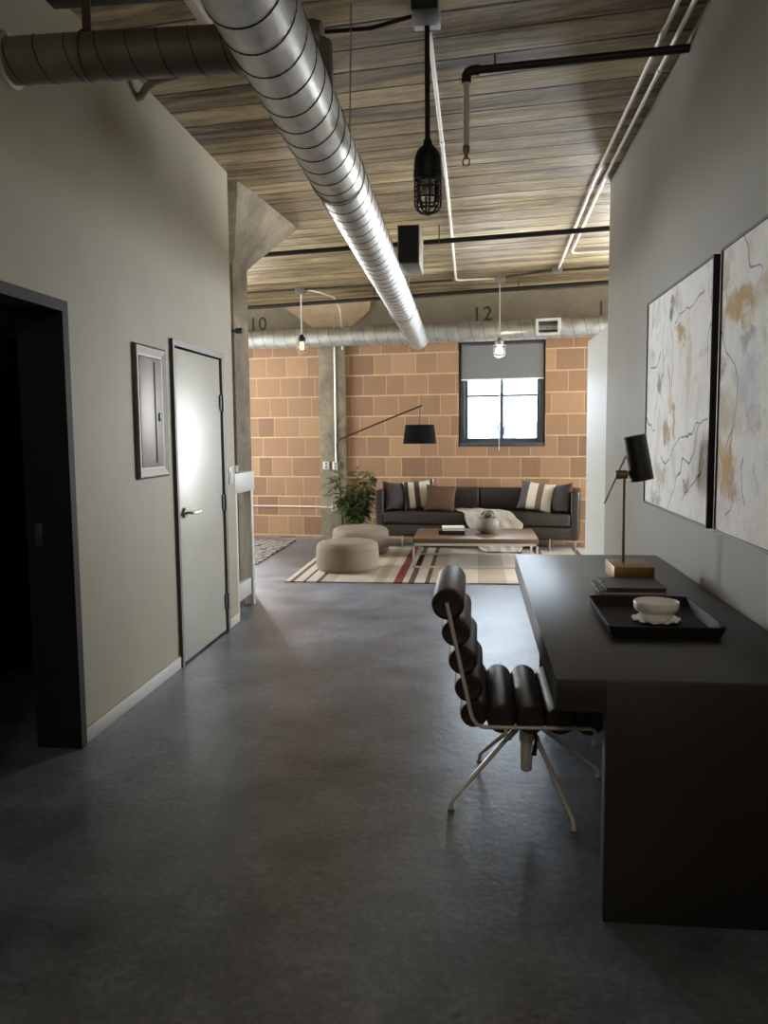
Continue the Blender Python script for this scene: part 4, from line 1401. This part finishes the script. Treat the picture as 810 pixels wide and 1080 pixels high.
# throw blanket over seat and front edge
bm = new_bm()
nu, ns = 40, 46
path = [(0.46, 0.488), (0.60, 0.488), (0.70, 0.489), (0.755, 0.486), (0.79, 0.464), (0.805, 0.40), (0.812, 0.30), (0.818, 0.15), (0.83, 0.05), (0.87, 0.024), (0.97, 0.022)]
acc = [0]
for a, b_ in zip(path[:-1], path[1:]):
    acc.append(acc[-1] + math.hypot(b_[0] - a[0], b_[1] - a[1]))
GV = {}
for j in range(ns + 1):
    s = j / ns * acc[-1]
    k = max(i for i in range(len(acc) - 1) if acc[i] <= s + 1e-9)
    f = (s - acc[k]) / (acc[k + 1] - acc[k])
    v = path[k][0] + (path[k + 1][0] - path[k][0]) * f
    z = path[k][1] + (path[k + 1][1] - path[k][1]) * f
    q = j / ns
    ua = -0.26 + 0.50 * q ** 0.8
    ub = 0.14 + 0.56 * min(1, q * 2.0) ** 0.7
    for i in range(nu + 1):
        tt = i / nu
        fold = 0.5 + 0.5 * sin(tt * 26 + 2.5 * sin(q * 5) + q * 4)
        f2 = 0.5 + 0.5 * sin(tt * 11 - q * 9)
        up = 0.014 * fold + 0.012 * f2
        flat = 1.0 if z > 0.44 else 0.0
        uu = ua + (ub - ua) * tt + 0.012 * sin(q * 22 + tt * 3)
        GV[i, j] = bm.verts.new(G(uu, v + up * (1 - flat) * 0.9, z + up * (flat if z > 0.05 else (0.6 if z < 0.05 else 0))))
for j in range(ns):
    for i in range(nu):
        bm.faces.new((GV[i, j], GV[i + 1, j], GV[i + 1, j + 1], GV[i, j + 1]))
o = build('throw_blanket', bm, M_throw, angle=180)
md_ = o.modifiers.new('thick', 'SOLIDIFY'); md_.thickness = 0.008; md_.offset = 1.0
tag(o, 'crumpled cream wool throw draped over the middle of the sofa seat', 'blanket')

# arc lamp
al = thing('floor_lamp', 'black arc floor lamp with a bent arm and drum shade over the sofa', 'lamp', (-1.74, 10.74, 0))
bm = new_bm(); lathe(bm, [(0, 0), (0.13, 0), (0.132, 0.004), (0.13, 0.016), (0.03, 0.02), (0, 0.02)], 36)
build('base', bm, M_black, al)
bm = new_bm()
tube(bm, [(0, 0, 0.015), (-0.028, 0.01, 0.5), (-0.08, 0.03, 1.28), (-0.082, 0.032, 1.33), (-0.072, 0.03, 1.37), (-0.04, 0.022, 1.40), (0.5, -0.07, 1.612), (1.06, -0.15, 1.825)], 0.011, 12)
build('pole', bm, M_blackpipe, al)
bm = new_bm(); tube(bm, [(1.03, -0.146, 1.815), (1.03, -0.146, 1.56)], 0.004, 6)
build('cord', bm, M_black, al)
bm = new_bm()
Mx = Matrix.Translation((1.03, -0.146, 0))
lathe(bm, [(0.186, 1.580), (0.215, 1.338), (0.212, 1.338), (0.183, 1.580), (0.186, 1.580)], 44, Mx)
sh = build('lamp_shade', bm, M_drum, al)
bm = new_bm()
for k in range(3):
    a = 2 * pi * k / 3
    tube(bm, [(1.03, -0.146, 1.555), (1.03 + 0.185 * cos(a), -0.146 + 0.185 * sin(a), 1.572)], 0.003, 6)
lathe(bm, [(0.0, 1.47), (0.028, 1.49), (0.02, 1.53), (0.014, 1.57), (0, 1.57)], 16, Mx)
build('lamp_holder', bm, M_frost, sh)

# palm
pp = thing('potted_palm', 'bushy green bamboo palm in a dark pot between pilaster and sofa', 'plant', (-1.545, 10.66, 0))
bm = new_bm()
lathe(bm, [(0, 0), (0.095, 0), (0.10, 0.005), (0.125, 0.20), (0.13, 0.235), (0.122, 0.235), (0.115, 0.205), (0, 0.205)], 32)
build('pot', bm, M_pot, pp)
bm = new_bm(); lathe(bm, [(0, 0.2055), (0.114, 0.2055), (0.11, 0.214), (0, 0.218)], 24)
build('soil', bm, M_soil, pp)
rs_ = random.Random(5)
stems, leaves = new_bm(), new_bm()
for k in range(24):
    a = rs_.uniform(0, 2 * pi); r0 = rs_.uniform(0.01, 0.07)
    b0 = Vector((r0 * cos(a), r0 * sin(a), 0.21))
    h_ = rs_.uniform(0.40, 0.86); out = rs_.uniform(0.05, 0.34)
    q = [b0]
    for i in range(1, 8):
        f = i / 7
        q.append(b0 + Vector((out * f ** 2 * cos(a), out * f ** 2 * sin(a) * 0.75, h_ * (f - 0.10 * f ** 3))))
    tube(stems, q, [0.006 * (1 - 0.7 * i / 7) for i in range(8)], 6)
    for i in range(2, 8):
        for s in range(6 if i > 2 else 3):
            la = a + rs_.uniform(-2.2, 2.2)
            p = q[i] + Vector((0, 0, rs_.uniform(-0.05, 0.03)))
            ll = rs_.uniform(0.10, 0.22); wd = rs_.uniform(0.012, 0.021)
            d = Vector((cos(la), sin(la) * 0.9, rs_.uniform(-0.35, 0.55))).normalized()
            sd = d.cross(Vector((rs_.uniform(-.4, .4), rs_.uniform(-.4, .4), 1))).normalized()
            p1 = p + d * ll * 0.35; p2 = p + d * ll * 0.7 + Vector((0, 0, -ll * 0.06)); p3 = p + d * ll + Vector((0, 0, -ll * 0.2))
            A = [leaves.verts.new(x) for x in (p, p1 + sd * wd + Vector((0, 0, .004)), p1, p1 - sd * wd + Vector((0, 0, .004)), p2 + sd * wd * .8, p2, p2 - sd * wd * .8, p3)]
            for f in ((0, 2, 1), (0, 3, 2), (1, 2, 5, 4), (2, 3, 6, 5), (4, 5, 7), (5, 6, 7)):
                leaves.faces.new([A[z] for z in f])
# keep the leaves off the bricks and the pilaster
for bmx in (leaves, stems):
    for v in bmx.verts:
        g_v = (Vector((v.co.x - 1.545, v.co.y + 10.66, 0)) - GO)
        dist = -(g_v.x * -SA + g_v.y * CA)
        if dist < 0.14:
            v.co += Vector((SA, -CA, 0)) * (0.14 - dist)
        if v.co.x > 0.24:
            v.co.x = 0.24
build('stems', stems, M_stem, pp)
build('foliage', leaves, M_leaf, pp, smooth=False)

# ------------------------------------------------------------------ lights
w = bpy.data.worlds.new('World')
S.world = w
w.use_nodes = True
nt = w.node_tree
nt.nodes.clear()
wo = nt.nodes.new('ShaderNodeOutputWorld')
bg = nt.nodes.new('ShaderNodeBackground')
bg.inputs[0].default_value = (0.72, 0.86, 1.0, 1)
bg.inputs[1].default_value = 14.0
nt.links.new(bg.outputs[0], wo.inputs[0])


def area(name, loc, d, sx, sy, power, col):
    L = bpy.data.lights.new(name, 'AREA')
    L.shape = 'RECTANGLE'; L.size = sx; L.size_y = sy
    L.energy = power; L.color = col
    o = bpy.data.objects.new(name, L)
    COL.objects.link(o)
    o.location = loc
    o.rotation_euler = Vector(d).to_track_quat('-Z', 'Z').to_euler()
    return o


DAY = (0.95, 0.98, 1.0)
area('fill_right', G(4.6 + 0.45, 2.0, 1.75), Vector((-CA, -SA, -0.05)), 2.5, 1.9, 220, (1.0, 0.95, 0.87))  # added lamp outside the unseen right window, fills the living area
area('fill_left', G(-5.6 - 0.45, 2.0, 1.75), Vector((CA, SA, -0.05)), 2.5, 1.9, 205, (1.0, 0.95, 0.87))  # same added fill from the unseen window on the left
area('fill_back_right', G(2.7, -0.5, 1.8), Vector((SA, -CA, -0.02)), 1.5, 1.85, 380, DAY)  # added lamp outside an unseen brick-wall window, brightens the corridor
area('fill_back_left', G(-4.48, -0.5, 1.8), Vector((SA, -CA, -0.02)), 1.45, 1.85, 520, DAY)  # its added counterpart at the unseen left opening, lifts the right wall
pl_ = bpy.data.lights.new('near_fill', 'POINT')   # added fill lamp behind the camera to brighten the corridor, no fixture
pl_.energy = 42; pl_.color = (1, 0.90, 0.78); pl_.shadow_soft_size = 0.18
o = bpy.data.objects.new('near_fill', pl_)
COL.objects.link(o); o.location = (-0.25, -1.3, 2.75)
pl_ = bpy.data.lights.new('pendant_glow', 'POINT')
pl_.energy = 3; pl_.color = (1, 0.86, 0.66); pl_.shadow_soft_size = 0.05
o = bpy.data.objects.new('pendant_glow', pl_)
COL.objects.link(o); o.location = (0.285, 9.98, 2.40)

pl_ = bpy.data.lights.new('side_room_fill', 'POINT')  # added dim bluish lamp, lifts the dark side room
pl_.energy = 2.2; pl_.color = (0.75, 0.88, 1); pl_.shadow_soft_size = 0.2
o = bpy.data.objects.new('side_room_fill', pl_)
COL.objects.link(o); o.location = (-2.45, 1.8, 2.3)

# ------------------------------------------------------------------ camera
cam = bpy.data.cameras.new('camera')
co = bpy.data.objects.new('camera', cam)
COL.objects.link(co)
yaw, pitch, roll_, f = 0.1111, -0.0962, -0.0092, 864.86
Fv = Vector((-sin(yaw) * cos(pitch), cos(yaw) * cos(pitch), sin(pitch)))
Rv = Vector((cos(yaw), sin(yaw), 0))
Uv = Rv.cross(Fv)
R2 = Rv * cos(roll_) + Uv * sin(roll_)
U2 = -Rv * sin(roll_) + Uv * cos(roll_)
mt = Matrix((R2, U2, -Fv)).transposed().to_4x4()
mt.translation = Vector((0, 0, 1.48))
co.matrix_world = mt
cam.sensor_fit = 'VERTICAL'
cam.sensor_height = 36
cam.lens = 36 * f / 1080
cam.clip_start = 0.02
S.camera = co

S.view_settings.view_transform = 'Standard'
S.view_settings.look = 'None'
S.view_settings.exposure = 0.55
S.view_settings.gamma = 1.0
S.view_settings.use_curve_mapping = False
S.cycles.use_denoising = True
S.cycles.max_bounces = 10
S.cycles.diffuse_bounces = 6
S.cycles.sample_clamp_indirect = 6
